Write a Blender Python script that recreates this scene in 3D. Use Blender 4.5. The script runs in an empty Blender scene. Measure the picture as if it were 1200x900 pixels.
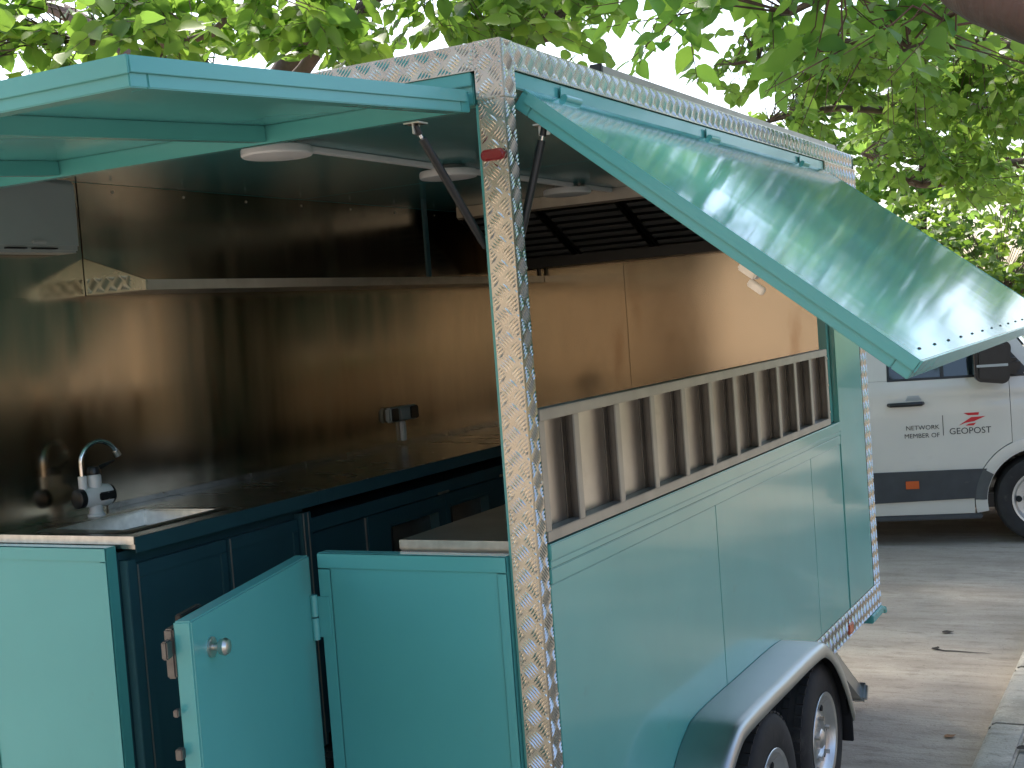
import bpy, bmesh, math, random
import numpy as np
from mathutils import Vector, Matrix

random.seed(7)
rng = np.random.default_rng(11)
R = math.radians
SC = bpy.context.scene
COL = SC.collection

# ------------------------------------------------------------------ camera
CAM = np.array([1.481, -2.868, 2.010])
YAW, PITCH, ROLL, FPX = -0.486, -0.048, -0.074, 1532.6
_fw = np.array([math.sin(YAW)*math.cos(PITCH), math.cos(YAW)*math.cos(PITCH), math.sin(PITCH)])
_rt = np.array([math.cos(YAW), -math.sin(YAW), 0.0])
_up = np.cross(_rt, _fw)
_c, _s = math.cos(ROLL), math.sin(ROLL)
RT, UP, FW = _c*_rt+_s*_up, -_s*_rt+_c*_up, _fw
cd = bpy.data.cameras.new('camera')
cd.sensor_width = 36.0
cd.lens = FPX/1200*36.0
cd.clip_start = 0.05
cd.clip_end = 2000
cam = bpy.data.objects.new('camera', cd)
COL.objects.link(cam)
cam.matrix_world = Matrix(((RT[0], UP[0], -FW[0], CAM[0]), (RT[1], UP[1], -FW[1], CAM[1]),
                           (RT[2], UP[2], -FW[2], CAM[2]), (0, 0, 0, 1)))
SC.camera = cam


def pix(P):
    """pixel (1200x900) and depth of world points (n,3)"""
    d = np.atleast_2d(P)-CAM
    D = d@FW
    Ds = np.where(np.abs(D) < 1e-6, 1e-6, D)
    return 600+FPX*(d@RT)/Ds, 450-FPX*(d@UP)/Ds, D


# ------------------------------------------------------------------ sky, sun, exposure
TO_SUN = Vector((-0.42, 0.42, 0.80)).normalized()
w = bpy.data.worlds.new('World')
SC.world = w
w.use_nodes = True
nt = w.node_tree
sky = nt.nodes.new('ShaderNodeTexSky')
sky.sky_type = 'NISHITA'
sky.sun_disc = False
sky.sun_elevation = math.asin(TO_SUN.z)
sky.sun_rotation = math.atan2(TO_SUN.x, TO_SUN.y)
sky.air_density = 1.0
sky.dust_density = 2.6
sky.ozone_density = 1.0
bgn = nt.nodes['Background']
bgn.inputs['Strength'].default_value = 0.15
nt.links.new(sky.outputs[0], bgn.inputs[0])
sl = bpy.data.lights.new('sun', 'SUN')
sl.energy = 2.0
sl.angle = R(6.0)
sl.color = (1.0, 0.94, 0.84)
so = bpy.data.objects.new('sun', sl)
COL.objects.link(so)
so.rotation_euler = (-TO_SUN).to_track_quat('-Z', 'Y').to_euler()
so.location = (0, 0, 30)
SC.view_settings.view_transform = 'Standard'
SC.view_settings.look = 'None'
SC.view_settings.gamma = 1
SC.view_settings.use_curve_mapping = False
SC.view_settings.exposure = 1.55
SC.render.engine = 'CYCLES'
SC.cycles.use_denoising = True
SC.cycles.max_bounces = 8
SC.cycles.diffuse_bounces = 4
SC.cycles.glossy_bounces = 5
SC.cycles.transmission_bounces = 4
SC.cycles.sample_clamp_indirect = 8


# ------------------------------------------------------------------ materials
MATS = {}


def mat(name, col=(0.5, 0.5, 0.5), rough=0.5, metal=0.0, spec=0.5, coat=0.0, noise=None, bump=None, grime=None, rvar=0.0):
    """noise=(scale, amount) brightness mottling; bump=(scale, strength, distance); grime=(colour, scale, threshold, amount)"""
    m = bpy.data.materials.new(name)
    MATS[name] = m
    m.use_nodes = True
    t = m.node_tree
    b = t.nodes['Principled BSDF']
    b.inputs['Base Color'].default_value = (*col, 1)
    b.inputs['Roughness'].default_value = rough
    b.inputs['Metallic'].default_value = metal
    b.inputs['Specular IOR Level'].default_value = spec
    b.inputs['Coat Weight'].default_value = coat
    b.inputs['Coat Roughness'].default_value = 0.06
    tc = t.nodes.new('ShaderNodeTexCoord')
    L = t.links.new
    cur = None
    if noise:
        n = t.nodes.new('ShaderNodeTexNoise')
        sc = noise[0]
        mp = t.nodes.new('ShaderNodeMapping')
        mp.inputs['Scale'].default_value = sc if isinstance(sc, tuple) else (sc, sc, sc)
        L(tc.outputs['Object'], mp.inputs[0])
        L(mp.outputs[0], n.inputs['Vector'])
        n.inputs['Scale'].default_value = 1
        n.inputs['Detail'].default_value = 6
        r = t.nodes.new('ShaderNodeMapRange')
        r.inputs['From Min'].default_value = 0.3
        r.inputs['From Max'].default_value = 0.7
        r.inputs['To Min'].default_value = 1-noise[1]
        r.inputs['To Max'].default_value = 1+noise[1]
        L(n.outputs[0], r.inputs[0])
        mx = t.nodes.new('ShaderNodeMix')
        mx.data_type = 'RGBA'
        mx.blend_type = 'MULTIPLY'
        mx.inputs[0].default_value = 1
        mx.inputs[6].default_value = (*col, 1)
        L(r.outputs[0], mx.inputs[7])
        cur = mx.outputs[2]
        if rvar:
            rr = t.nodes.new('ShaderNodeMapRange')
            rr.inputs['From Min'].default_value = 0.3
            rr.inputs['From Max'].default_value = 0.7
            rr.inputs['To Min'].default_value = max(0.02, rough-rvar)
            rr.inputs['To Max'].default_value = rough+rvar
            L(n.outputs[0], rr.inputs[0])
            L(rr.outputs[0], b.inputs['Roughness'])
    if grime:
        gc, gs, gt, ga = grime
        n = t.nodes.new('ShaderNodeTexNoise')
        mp = t.nodes.new('ShaderNodeMapping')
        mp.inputs['Scale'].default_value = gs if isinstance(gs, tuple) else (gs, gs, gs)
        L(tc.outputs['Object'], mp.inputs[0])
        L(mp.outputs[0], n.inputs['Vector'])
        n.inputs['Scale'].default_value = 1
        n.inputs['Detail'].default_value = 8
        n.inputs['Roughness'].default_value = 0.65
        r = t.nodes.new('ShaderNodeMapRange')
        r.inputs['From Min'].default_value = gt
        r.inputs['From Max'].default_value = gt+0.15
        r.inputs['To Max'].default_value = ga
        L(n.outputs[0], r.inputs[0])
        mx = t.nodes.new('ShaderNodeMix')
        mx.data_type = 'RGBA'
        L(r.outputs[0], mx.inputs[0])
        if cur:
            L(cur, mx.inputs[6])
        else:
            mx.inputs[6].default_value = (*col, 1)
        mx.inputs[7].default_value = (*gc, 1)
        cur = mx.outputs[2]
    if cur:
        L(cur, b.inputs['Base Color'])
    if bump:
        n = t.nodes.new('ShaderNodeTexNoise')
        mp = t.nodes.new('ShaderNodeMapping')
        sc = bump[0]
        mp.inputs['Scale'].default_value = sc if isinstance(sc, tuple) else (sc, sc, sc)
        L(tc.outputs['Object'], mp.inputs[0])
        L(mp.outputs[0], n.inputs['Vector'])
        n.inputs['Scale'].default_value = 1
        n.inputs['Detail'].default_value = bump[3] if len(bump) > 3 else 3
        bp = t.nodes.new('ShaderNodeBump')
        bp.inputs['Strength'].default_value = bump[1]
        bp.inputs['Distance'].default_value = bump[2]
        L(n.outputs[0], bp.inputs['Height'])
        L(bp.outputs[0], b.inputs['Normal'])
    return m


TEAL = (0.100, 0.385, 0.362)
M_teal = mat('teal_paint', TEAL, 0.22, spec=0.45, coat=0.12, noise=(2.5, 0.04), bump=((2.2, 2.2, 1.2), 0.25, 0.012), grime=((0.10, 0.22, 0.20), 9, 0.66, 0.35))
M_tealside = mat('teal_side_lit', (0.115, 0.40, 0.355), 0.20, spec=0.5, coat=0.45, noise=(2.5, 0.05), bump=((1.6, 1.6, 1.0), 0.3, 0.012, 1), grime=((0.12, 0.25, 0.21), 7, 0.64, 0.35))  # same teal paint with the side's warm ambient light put into the base
M_tealflap = mat('teal_gloss_sheet', TEAL, 0.09, spec=0.44, coat=0.12, noise=(3, 0.04), bump=((1.0, 3.2, 1.0), 0.11, 0.012, 2))
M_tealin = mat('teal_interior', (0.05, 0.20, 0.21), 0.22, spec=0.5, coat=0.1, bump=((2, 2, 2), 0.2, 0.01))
M_cab = mat('cabinet_teal', (0.03, 0.088, 0.105), 0.32, noise=(5, 0.08))
M_steel = mat('stainless_sheet', (0.46, 0.385, 0.285), 0.17, metal=1.0, noise=((3, 9, 1.2), 0.10), bump=((1.5, 1.5, 0.45), 0.22, 0.035, 0),
              grime=((0.26, 0.15, 0.08), (5, 5, 1.1), 0.6, 0.5), rvar=0.05)
M_steel2 = mat('satin_steel', (0.55, 0.53, 0.49), 0.36, metal=1.0, noise=(7, 0.12), grime=((0.3, 0.26, 0.2), 6, 0.6, 0.4))
M_counter = mat('counter_steel', (0.42, 0.40, 0.37), 0.24, metal=1.0, noise=((4, 9, 3), 0.1), bump=((3, 3, 3), 0.15, 0.01), rvar=0.06)
M_shelfst = mat('galvanised_frame', (0.40, 0.385, 0.35), 0.45, metal=0.75, noise=(9, 0.12), grime=((0.18, 0.15, 0.11), (7, 7, 4), 0.62, 0.5))
M_bars = mat('tread_bar', (0.78, 0.75, 0.68), 0.17, metal=1.0, noise=(9, 0.1))  # same metal as the plate, brighter base stands in for highlights on bars
M_tread = mat('tread_plate', (0.50, 0.47, 0.40), 0.27, metal=1.0, noise=(6, 0.12), bump=((5, 5, 3), 0.3, 0.015), rvar=0.06,
              grime=((0.32, 0.26, 0.18), (9, 9, 5), 0.6, 0.55))  # base darkened between the bars to deepen their light and dark contrast
M_slat = mat('filter_slat_steel', (0.20, 0.20, 0.20), 0.45, metal=0.6, noise=(8, 0.1))
M_hood = mat('hood_steel', (0.16, 0.15, 0.14), 0.33, metal=1.0, noise=(8, 0.15))
M_black = mat('black_plastic', (0.012, 0.012, 0.013), 0.35, noise=(20, 0.2))
M_dark = mat('dark_gap', (0.006, 0.007, 0.008), 0.8)
M_strut = mat('strut_black', (0.012, 0.012, 0.012), 0.4)
M_chrome = mat('chrome', (0.8, 0.8, 0.8), 0.08, metal=1.0)
M_zinc = mat('zinc', (0.6, 0.58, 0.53), 0.3, metal=1.0, noise=(30, 0.15))
M_latch = mat('latch_steel', (0.16, 0.155, 0.15), 0.42, metal=0.9, noise=(30, 0.2))
M_white = mat('white_plastic', (0.72, 0.72, 0.72), 0.35, noise=(6, 0.03))
M_greypl = mat('grey_plastic', (0.38, 0.40, 0.40), 0.4)
M_wallbox = mat('wall_box_plastic', (0.30, 0.34, 0.34), 0.35, noise=(6, 0.03))
M_red = mat('red_lens', (0.22, 0.006, 0.008), 0.12, coat=0.5)
M_amber = mat('amber_lens', (0.55, 0.10, 0.02), 0.2, coat=0.3)
M_galv = mat('galvanised_fender', (0.46, 0.48, 0.47), 0.36, metal=1.0, noise=(4, 0.08), bump=((6, 6, 6), 0.1, 0.01), rvar=0.05)
M_tyre = mat('tyre_rubber', (0.018, 0.017, 0.016), 0.75, noise=(14, 0.3), bump=((60, 60, 60), 0.3, 0.003), grime=((0.09, 0.08, 0.065), 10, 0.6, 0.5))
M_rim = mat('rim_silver', (0.62, 0.62, 0.60), 0.33, metal=0.85, noise=(12, 0.1), grime=((0.12, 0.10, 0.08), 14, 0.62, 0.6))
M_van = mat('van_white_paint', (0.60, 0.575, 0.51), 0.22, coat=0.4, noise=(3, 0.03), grime=((0.42, 0.37, 0.29), (2, 2, 5), 0.6, 0.35))
M_vandark = mat('van_grey_moulding', (0.045, 0.05, 0.055), 0.5, noise=(9, 0.15), grime=((0.2, 0.18, 0.15), (6, 6, 12), 0.66, 0.4))
M_vandark2 = mat('van_arch_moulding', (0.075, 0.08, 0.08), 0.55, noise=(9, 0.15))
M_glass = mat('vehicle_glass', (0.012, 0.018, 0.02), 0.04, coat=0.6)
M_ink = mat('lettering_black', (0.02, 0.02, 0.022), 0.4)
M_logo = mat('lettering_red', (0.55, 0.012, 0.02), 0.4)
M_bark = mat('bark', (0.115, 0.075, 0.055), 0.85, noise=((6, 6, 2), 0.4), bump=((14, 14, 4), 0.8, 0.03, 6), grime=((0.2, 0.17, 0.14), 5, 0.58, 0.6))
M_drybark = mat('limb_bark', (0.13, 0.058, 0.036), 0.8, noise=((7, 7, 2.5), 0.35), bump=((16, 16, 5), 0.8, 0.03, 6))
M_brownwall = mat('brown_render', (0.30, 0.21, 0.13), 0.9, noise=(.6, 0.25), bump=((30, 30, 30), 0.3, 0.01))
M_beige = mat('beige_render', (0.50, 0.41, 0.315), 0.9, noise=(1.2, 0.1), bump=((30, 30, 30), 0.3, 0.01))
M_roof = mat('roof_tile', (0.32, 0.10, 0.06), 0.8, noise=(5, 0.25))
M_dryleaf = mat('dry_leaf', (0.26, 0.12, 0.045), 0.8, noise=(30, 0.3))
M_soil = mat('litter', (0.035, 0.026, 0.018), 0.95, noise=(20, 0.5))


def ground_mat(name, c1, c2, c3, streak=(0.35, 3.0, 1)):
    c1 = tuple(v*1.12 for v in c1)
    c2 = tuple(v*.86 for v in c2)
    m = bpy.data.materials.new(name)
    m.use_nodes = True
    t = m.node_tree
    b = t.nodes['Principled BSDF']
    b.inputs['Roughness'].default_value = 0.88
    b.inputs['Specular IOR Level'].default_value = 0.3
    L = t.links.new
    tc = t.nodes.new('ShaderNodeTexCoord')

    def noise(scale, detail, vec=None, rough=0.6):
        n = t.nodes.new('ShaderNodeTexNoise')
        mp = t.nodes.new('ShaderNodeMapping')
        mp.inputs['Scale'].default_value = scale if isinstance(scale, tuple) else (scale,)*3
        L(tc.outputs['Object'], mp.inputs[0])
        L(mp.outputs[0], n.inputs['Vector'])
        n.inputs['Scale'].default_value = 1
        n.inputs['Detail'].default_value = detail
        n.inputs['Roughness'].default_value = rough
        return n.outputs[0]

    def ramp(src, lo, hi):
        r = t.nodes.new('ShaderNodeMapRange')
        r.inputs['From Min'].default_value = lo
        r.inputs['From Max'].default_value = hi
        L(src, r.inputs[0])
        return r.outputs[0]

    def mix(f, a, bb):
        x = t.nodes.new('ShaderNodeMix')
        x.data_type = 'RGBA'
        L(f, x.inputs[0])
        for i, v in ((6, a), (7, bb)):
            if isinstance(v, tuple):
                x.inputs[i].default_value = (*v, 1)
            else:
                L(v, x.inputs[i])
        return x.outputs[2]
    a = mix(ramp(noise(streak, 8), 0.3, 0.7), c1, c2)
    a = mix(ramp(noise(1.1, 7, rough=0.7), 0.5, 0.75), a, c3)
    sp = t.nodes.new('ShaderNodeTexVoronoi')
    sp.inputs['Scale'].default_value = 34
    L(tc.outputs['Object'], sp.inputs['Vector'])
    a = mix(ramp(sp.outputs['Distance'], 0.16, 0.02), a, (c3[0]*0.55, c3[1]*0.55, c3[2]*0.55))
    a = mix(ramp(noise((5, 16, 5), 8, rough=0.75), 0.52, 0.72), a, (c2[0]*.74, c2[1]*.72, c2[2]*.70))
    a = mix(ramp(noise((26, 40, 26), 6, rough=0.8), 0.56, 0.72), a, (c2[0]*.6, c2[1]*.58, c2[2]*.55))
    fine = noise((60, 60, 60), 5)
    a = mix(ramp(fine, 0.62, 0.8), a, (c1[0]*1.35, c1[1]*1.35, c1[2]*1.35))
    L(a, b.inputs['Base Color'])
    bp = t.nodes.new('ShaderNodeBump')
    bp.inputs['Strength'].default_value = 0.5
    bp.inputs['Distance'].default_value = 0.012
    add = t.nodes.new('ShaderNodeMath')
    add.operation = 'ADD'
    L(fine, add.inputs[0])
    L(noise((4, 18, 4), 6), add.inputs[1])
    L(add.outputs[0], bp.inputs['Height'])
    L(bp.outputs[0], b.inputs['Normal'])
    MATS[name] = m
    return m


M_ground = ground_mat('road_concrete', (0.44, 0.375, 0.30), (0.37, 0.305, 0.24), (0.28, 0.23, 0.18), (1.0, 4.0, 1))
M_kerb = ground_mat('kerb_concrete', (0.52, 0.47, 0.39), (0.40, 0.37, 0.31), (0.22, 0.20, 0.16), (3, 3, 3))
M_pave = ground_mat('pavement_concrete', (0.36, 0.33, 0.28), (0.29, 0.26, 0.22), (0.21, 0.19, 0.15), (2, 2, 2))
M_grassg = ground_mat('grass_ground', (0.10, 0.15, 0.035), (0.075, 0.11, 0.03), (0.15, 0.14, 0.06), (2, 2, 2))


def leaf_mat(name, lo, hi, trans):
    m = bpy.data.materials.new(name)
    m.use_nodes = True
    t = m.node_tree
    b = t.nodes['Principled BSDF']
    L = t.links.new
    at = t.nodes.new('ShaderNodeAttribute')
    at.attribute_name = 'tint'
    mx = t.nodes.new('ShaderNodeMix')
    mx.data_type = 'RGBA'
    mx.inputs[6].default_value = (*lo, 1)
    mx.inputs[7].default_value = (*hi, 1)
    L(at.outputs['Fac'], mx.inputs[0])
    L(mx.outputs[2], b.inputs['Base Color'])
    b.inputs['Roughness'].default_value = 0.42
    b.inputs['Specular IOR Level'].default_value = 0.45
    tr = t.nodes.new('ShaderNodeBsdfTranslucent')
    m2 = t.nodes.new('ShaderNodeMix')
    m2.data_type = 'RGBA'
    m2.inputs[6].default_value = (trans[0]*0.6, trans[1]*0.75, trans[2]*0.8, 1)
    m2.inputs[7].default_value = (*trans, 1)
    L(at.outputs['Fac'], m2.inputs[0])
    L(m2.outputs[2], tr.inputs['Color'])
    ms = t.nodes.new('ShaderNodeMixShader')
    ms.inputs[0].default_value = 0.52
    L(b.outputs[0], ms.inputs[1])
    L(tr.outputs[0], ms.inputs[2])
    L(ms.outputs[0], t.nodes['Material Output'].inputs['Surface'])
    MATS[name] = m
    return m


M_leafA = leaf_mat('leaf_mulberry', (0.045, 0.11, 0.022), (0.10, 0.18, 0.03), (0.38, 0.58, 0.075))
M_leafB = leaf_mat('leaf_far', (0.07, 0.16, 0.03), (0.14, 0.25, 0.045), (0.41, 0.59, 0.09))
M_leafC = leaf_mat('leaf_bush', (0.06, 0.13, 0.02), (0.13, 0.21, 0.035), (0.32, 0.46, 0.05))

# ------------------------------------------------------------------ mesh helpers
OFF = {}


class MB:
    def __init__(self):
        self.v, self.f = [], []

    def add(self, vs, fs):
        n = len(self.v)
        self.v += [tuple(p) for p in vs]
        self.f += [tuple(i+n for i in f) for f in fs]
        return self

    def box(self, lo, hi):
        (a, b, c), (d, e, f) = lo, hi
        a, d = min(a, d), max(a, d)
        b, e = min(b, e), max(b, e)
        c, f = min(c, f), max(c, f)
        return self.add([(a, b, c), (d, b, c), (d, e, c), (a, e, c), (a, b, f), (d, b, f), (d, e, f), (a, e, f)],
                        [(3, 2, 1, 0), (4, 5, 6, 7), (0, 1, 5, 4), (1, 2, 6, 5), (2, 3, 7, 6), (3, 0, 4, 7)])

    def obox(self, c, ax, ay, az, hx, hy, hz):
        c, ax, ay, az = Vector(c), Vector(ax), Vector(ay), Vector(az)
        vs = []
        for k in (-1, 1):
            for i, j in ((-1, -1), (1, -1), (1, 1), (-1, 1)):
                vs.append(c+ax*hx*i+ay*hy*j+az*hz*k)
        return self.add(vs, [(3, 2, 1, 0), (4, 5, 6, 7), (0, 1, 5, 4), (1, 2, 6, 5), (2, 3, 7, 6), (3, 0, 4, 7)])

    def prism(self, poly, ext, axis):
        """poly list of 2D points in the two other axes (cyclic order), extruded along axis from ext[0] to ext[1]"""
        n = len(poly)
        vs = []
        for e in ext:
            for (p, q_) in poly:
                vs.append((e, p, q_) if axis == 0 else (p, e, q_) if axis == 1 else (p, q_, e))
        fs = [tuple(range(n))[::-1], tuple(range(n, 2*n))]
        fs += [(i, (i+1) % n, n+(i+1) % n, n+i) for i in range(n)]
        return self.add(vs, fs)

    def tube(self, path, rad, n=8, cap=True):
        path = [Vector(p) for p in path]
        rads = rad if isinstance(rad, (list, tuple)) else [rad]*len(path)
        vs, fs = [], []
        ref = Vector((0.13, 0.31, 0.94)).normalized()
        prev = None
        for i, p in enumerate(path):
            t = (path[min(i+1, len(path)-1)]-path[max(i-1, 0)]).normalized()
            if prev is None:
                a = t.cross(ref)
                if a.length < 0.05:
                    a = t.cross(Vector((1, 0, 0)))
                a.normalize()
            else:
                a = (prev-t*prev.dot(t)).normalized()
            prev = a
            b = t.cross(a)
            for k in range(n):
                th = 2*math.pi*k/n
                vs.append(p+(a*math.cos(th)+b*math.sin(th))*rads[i])
        for i in range(len(path)-1):
            for k in range(n):
                fs.append((i*n+k, i*n+(k+1) % n, (i+1)*n+(k+1) % n, (i+1)*n+k))
        if cap:
            fs.append(tuple(range(n))[::-1])
            fs.append(tuple(range((len(path)-1)*n, len(path)*n)))
        return self.add(vs, fs)

    def lathe(self, prof, c, axis=2, n=32, cap=True):
        """prof list of (radius, height) along axis from c"""
        vs, fs = [], []
        c = Vector(c)
        for (r, h) in prof:
            for k in range(n):
                th = 2*math.pi*k/n
                p, q_ = r*math.cos(th), r*math.sin(th)
                vs.append(c+(Vector((h, p, q_)) if axis == 0 else Vector((q_, h, p)) if axis == 1 else Vector((p, q_, h))))
        for i in range(len(prof)-1):
            for k in range(n):
                fs.append((i*n+k, i*n+(k+1) % n, (i+1)*n+(k+1) % n, (i+1)*n+k))
        if cap and prof[0][0] > 1e-5:
            fs.append(tuple(range(n))[::-1])
        if cap and prof[-1][0] > 1e-5:
            fs.append(tuple(range((len(prof)-1)*n, len(prof)*n)))
        return self.add(vs, fs)

    def build(self, name, m, parent=None, bevel=0.0, smooth=True, seg=2, recalc=True):
        me = bpy.data.meshes.new(name)
        V = np.array(self.v, dtype=float)
        cen = (V.min(0)+V.max(0))/2
        me.from_pydata([tuple(p) for p in (V-cen)], [], self.f)
        if recalc or bevel:
            bm = bmesh.new()
            bm.from_mesh(me)
            bmesh.ops.remove_doubles(bm, verts=bm.verts, dist=1e-6)
            bmesh.ops.recalc_face_normals(bm, faces=bm.faces)
            if bevel:
                es = [e for e in bm.edges if len(e.link_faces) == 2 and e.calc_face_angle() > R(30)]
                bmesh.ops.bevel(bm, geom=es, offset=bevel, segments=seg, affect='EDGES', clamp_overlap=True)
            bm.to_mesh(me)
            bm.free()
        if smooth:
            me.shade_smooth()
            me.set_sharp_from_angle(angle=R(38))
        me.materials.append(m)
        o = bpy.data.objects.new(name, me)
        COL.objects.link(o)
        po = np.zeros(3)
        if parent is not None:
            o.parent = parent
            po = OFF[parent.name]
        o.location = tuple(cen-po)
        OFF[o.name] = cen
        return o


def tag(o, label, cat, group=None, kind=None):
    o['label'] = label
    if cat:
        o['category'] = cat
    if group:
        o['group'] = group
    if kind:
        o['kind'] = kind
    return o


def thing(name, label, cat, loc, rz=0.0, group=None, local=False):
    o = bpy.data.objects.new(name, None)
    COL.objects.link(o)
    o.location = loc
    o.rotation_euler = (0, 0, rz)
    o.empty_display_size = 0.2
    OFF[o.name] = np.zeros(3) if local else np.array(loc, dtype=float)
    return tag(o, label, cat, group)


def bx(name, lo, hi, m, parent=None, bevel=0.003):
    return MB().box(lo, hi).build(name, m, parent, bevel)


def structure(o):
    o['kind'] = 'structure'
    return o


# ------------------------------------------------------------------ ground, kerb, pavement
def sheet(name, poly, z, m):
    me = bpy.data.meshes.new(name)
    me.from_pydata([(x, y, z) for x, y in poly], [], [tuple(range(len(poly)))])
    me.materials.append(m)
    o = bpy.data.objects.new(name, me)
    COL.objects.link(o)
    return structure(o)


sheet('ground', [(-400, -400), (400, -400), (400, 400), (-400, 400)], -0.02, M_grassg)
sheet('road', [(-60, -60), (60, -60), (60, 15.5), (-60, 15.5)], 0.0, M_ground)
# kerb line: along the trailer, then curving away to the right ahead of the van
kx = 0.60
ctr = (kx+2.0, 4.9)
arc = [(ctr[0]-2.0*math.cos(a), ctr[1]+2.0*math.sin(a)) for a in np.linspace(0, math.pi/2, 12)]
arci = [(ctr[0]-1.84*math.cos(a), ctr[1]+1.84*math.sin(a)) for a in np.linspace(0, math.pi/2, 12)]
pv = [(kx+0.16, -30)]+arci+[(30, arci[-1][1]), (30, -30)]
me = bpy.data.meshes.new('pavement')
n_ = len(pv)
me.from_pydata([(x, y, 0.115) for x, y in pv]+[(x, y, -0.01) for x, y in pv], [], [tuple(range(n_))]+[(i, (i+1) % n_, n_+(i+1) % n_, n_+i) for i in range(n_)])
me.materials.append(M_pave)
pav = bpy.data.objects.new('pavement', me)
COL.objects.link(pav)
structure(pav)
kerb = bpy.data.objects.new('kerb', None)
COL.objects.link(kerb)
structure(kerb)
OFF['kerb'] = np.zeros(3)
yk = -6.2
k = 0
while yk < 4.85:
    ln = 0.92
    y1 = min(yk+ln, 4.9)
    j = random.uniform(-0.006, 0.006)
    poly = [(kx-0.025+j, -0.01), (kx+0.155, -0.01), (kx+0.155, 0.122+j), (kx+0.03+j, 0.122+j), (kx+j, 0.105)]
    # prism in (x,z) extruded along y
    mb = MB()
    nn = len(poly)
    mb.prism(poly, (yk+0.006, y1-0.006), 1)
    mb.build('kerb_stone', M_kerb, kerb, 0.012)
    yk += ln
    k += 1
for i in range(11):
    a0, a1 = arc[i], arc[i+1]
    b0, b1 = arci[i], arci[i+1]
    vs = [(*a0, -0.01), (*a1, -0.01), (*b1, -0.01), (*b0, -0.01), (*a0, 0.12), (*a1, 0.12), (*b1, 0.12), (*b0, 0.12)]
    MB().add(vs, [(3, 2, 1, 0), (4, 5, 6, 7), (0, 1, 5, 4), (1, 2, 6, 5), (2, 3, 7, 6), (3, 0, 4, 7)]).build('kerb_stone', M_kerb, kerb, 0.01)
for i in range(8):
    x0 = ctr[0]+i*1.0
    bx('kerb_stone', (x0+0.006, ctr[1]+1.84, -0.01), (x0+0.994, ctr[1]+2.0, 0.12), M_kerb, kerb, 0.01)


# ------------------------------------------------------------------ food trailer
LT, HB, HT, WT = 3.72, 0.45, 2.70, 2.06
TR = thing('food_trailer', 'teal food trailer with tread-plate corners, its serving flap and rear flap propped open', 'food trailer', (-1.03, 1.86, 0.0))


def tread_bars(u0, u1, v0, v1, to3, s=0.042):
    """five-bar tread pattern inside the rectangle; to3(u, v, h) -> world. One joined mesh builder."""
    mb = MB()
    d = s*math.sqrt(2)
    ni, nj = int((u1-u0+v1-v0)/s)+4, int((u1-u0+v1-v0)/s)+4
    e1 = (math.sqrt(.5), math.sqrt(.5))
    e2 = (-math.sqrt(.5), math.sqrt(.5))
    for i in range(-ni, ni):
        for j in range(-nj, nj):
            cx = u0+(i*e1[0]+j*e2[0])*s
            cy = v0+(i*e1[1]+j*e2[1])*s
            if cx < u0-s or cx > u1+s or cy < v0-s or cy > v1+s:
                continue
            a, b = (e1, e2) if (i+j) % 2 == 0 else (e2, e1)
            for k in range(5):
                o = (k-2)*s*0.19
                half = s*(0.50, 0.56, 0.58, 0.56, 0.50)[k]*0.93
                p0 = (cx+b[0]*o-a[0]*half, cy+b[1]*o-a[1]*half)
                p1 = (cx+b[0]*o+a[0]*half, cy+b[1]*o+a[1]*half)
                # clip
                t0, t1 = 0.0, 1.0
                ok = True
                for (q0, dq, lo, hi) in ((p0[0], p1[0]-p0[0], u0+.001, u1-.001), (p0[1], p1[1]-p0[1], v0+.001, v1-.001)):
                    if abs(dq) < 1e-9:
                        ok = ok and lo <= q0 <= hi
                        continue
                    ta, tb = (lo-q0)/dq, (hi-q0)/dq
                    if ta > tb:
                        ta, tb = tb, ta
                    t0, t1 = max(t0, ta), min(t1, tb)
                if not ok or t1-t0 < 0.15:
                    continue
                A = (p0[0]+(p1[0]-p0[0])*t0, p0[1]+(p1[1]-p0[1])*t0)
                B = (p0[0]+(p1[0]-p0[0])*t1, p0[1]+(p1[1]-p0[1])*t1)
                C = ((A[0]+B[0])/2, (A[1]+B[1])/2)
                hw = s*0.084
                vs = [to3(A[0], A[1], 0.0), to3(B[0], B[1], 0.0), to3(C[0]+b[0]*hw, C[1]+b[1]*hw, 0.0), to3(C[0]-b[0]*hw, C[1]-b[1]*hw, 0.0),
                      to3(A[0]*.75+B[0]*.25, A[1]*.75+B[1]*.25, 0.0030), to3(B[0]*.75+A[0]*.25, B[1]*.75+A[1]*.25, 0.0030)]
                mb.add(vs, [(0, 3, 4), (0, 4, 2), (4, 5, 2), (4, 3, 5), (1, 2, 5), (1, 5, 3)])
    return mb


def trim(lo, hi, face, parent=TR, bars=True, name='tread_plate_trim'):
    """thin plate box; face 'x+' or 'y-' carries the tread bars"""
    o = bx(name, lo, hi, M_tread, parent, 0.0008)
    if bars:
        if face == 'x+':
            f = lambda u, v, h: (hi[0]+h-0.0002, u, v)
            mb = tread_bars(lo[1], hi[1], lo[2], hi[2], f)
        else:
            f = lambda u, v, h: (u, lo[1]-h+0.0002, v)
            mb = tread_bars(lo[0], hi[0], lo[2], hi[2], f)
        b = mb.build('tread_bars', M_bars, o, 0, recalc=True)
        b['kind'] = 'stuff'
    return o


def screw(p, ax, parent, r=0.0045):
    mb = MB()
    a = {'x': 0, 'y': 1}[ax]
    sg = 1 if ax == 'x' else -1
    mb.lathe([(r, 0), (r*0.85, sg*0.0022), (0.0001, sg*0.003)], p, a, 10)
    return mb.build('screw', M_zinc, parent)


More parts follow.
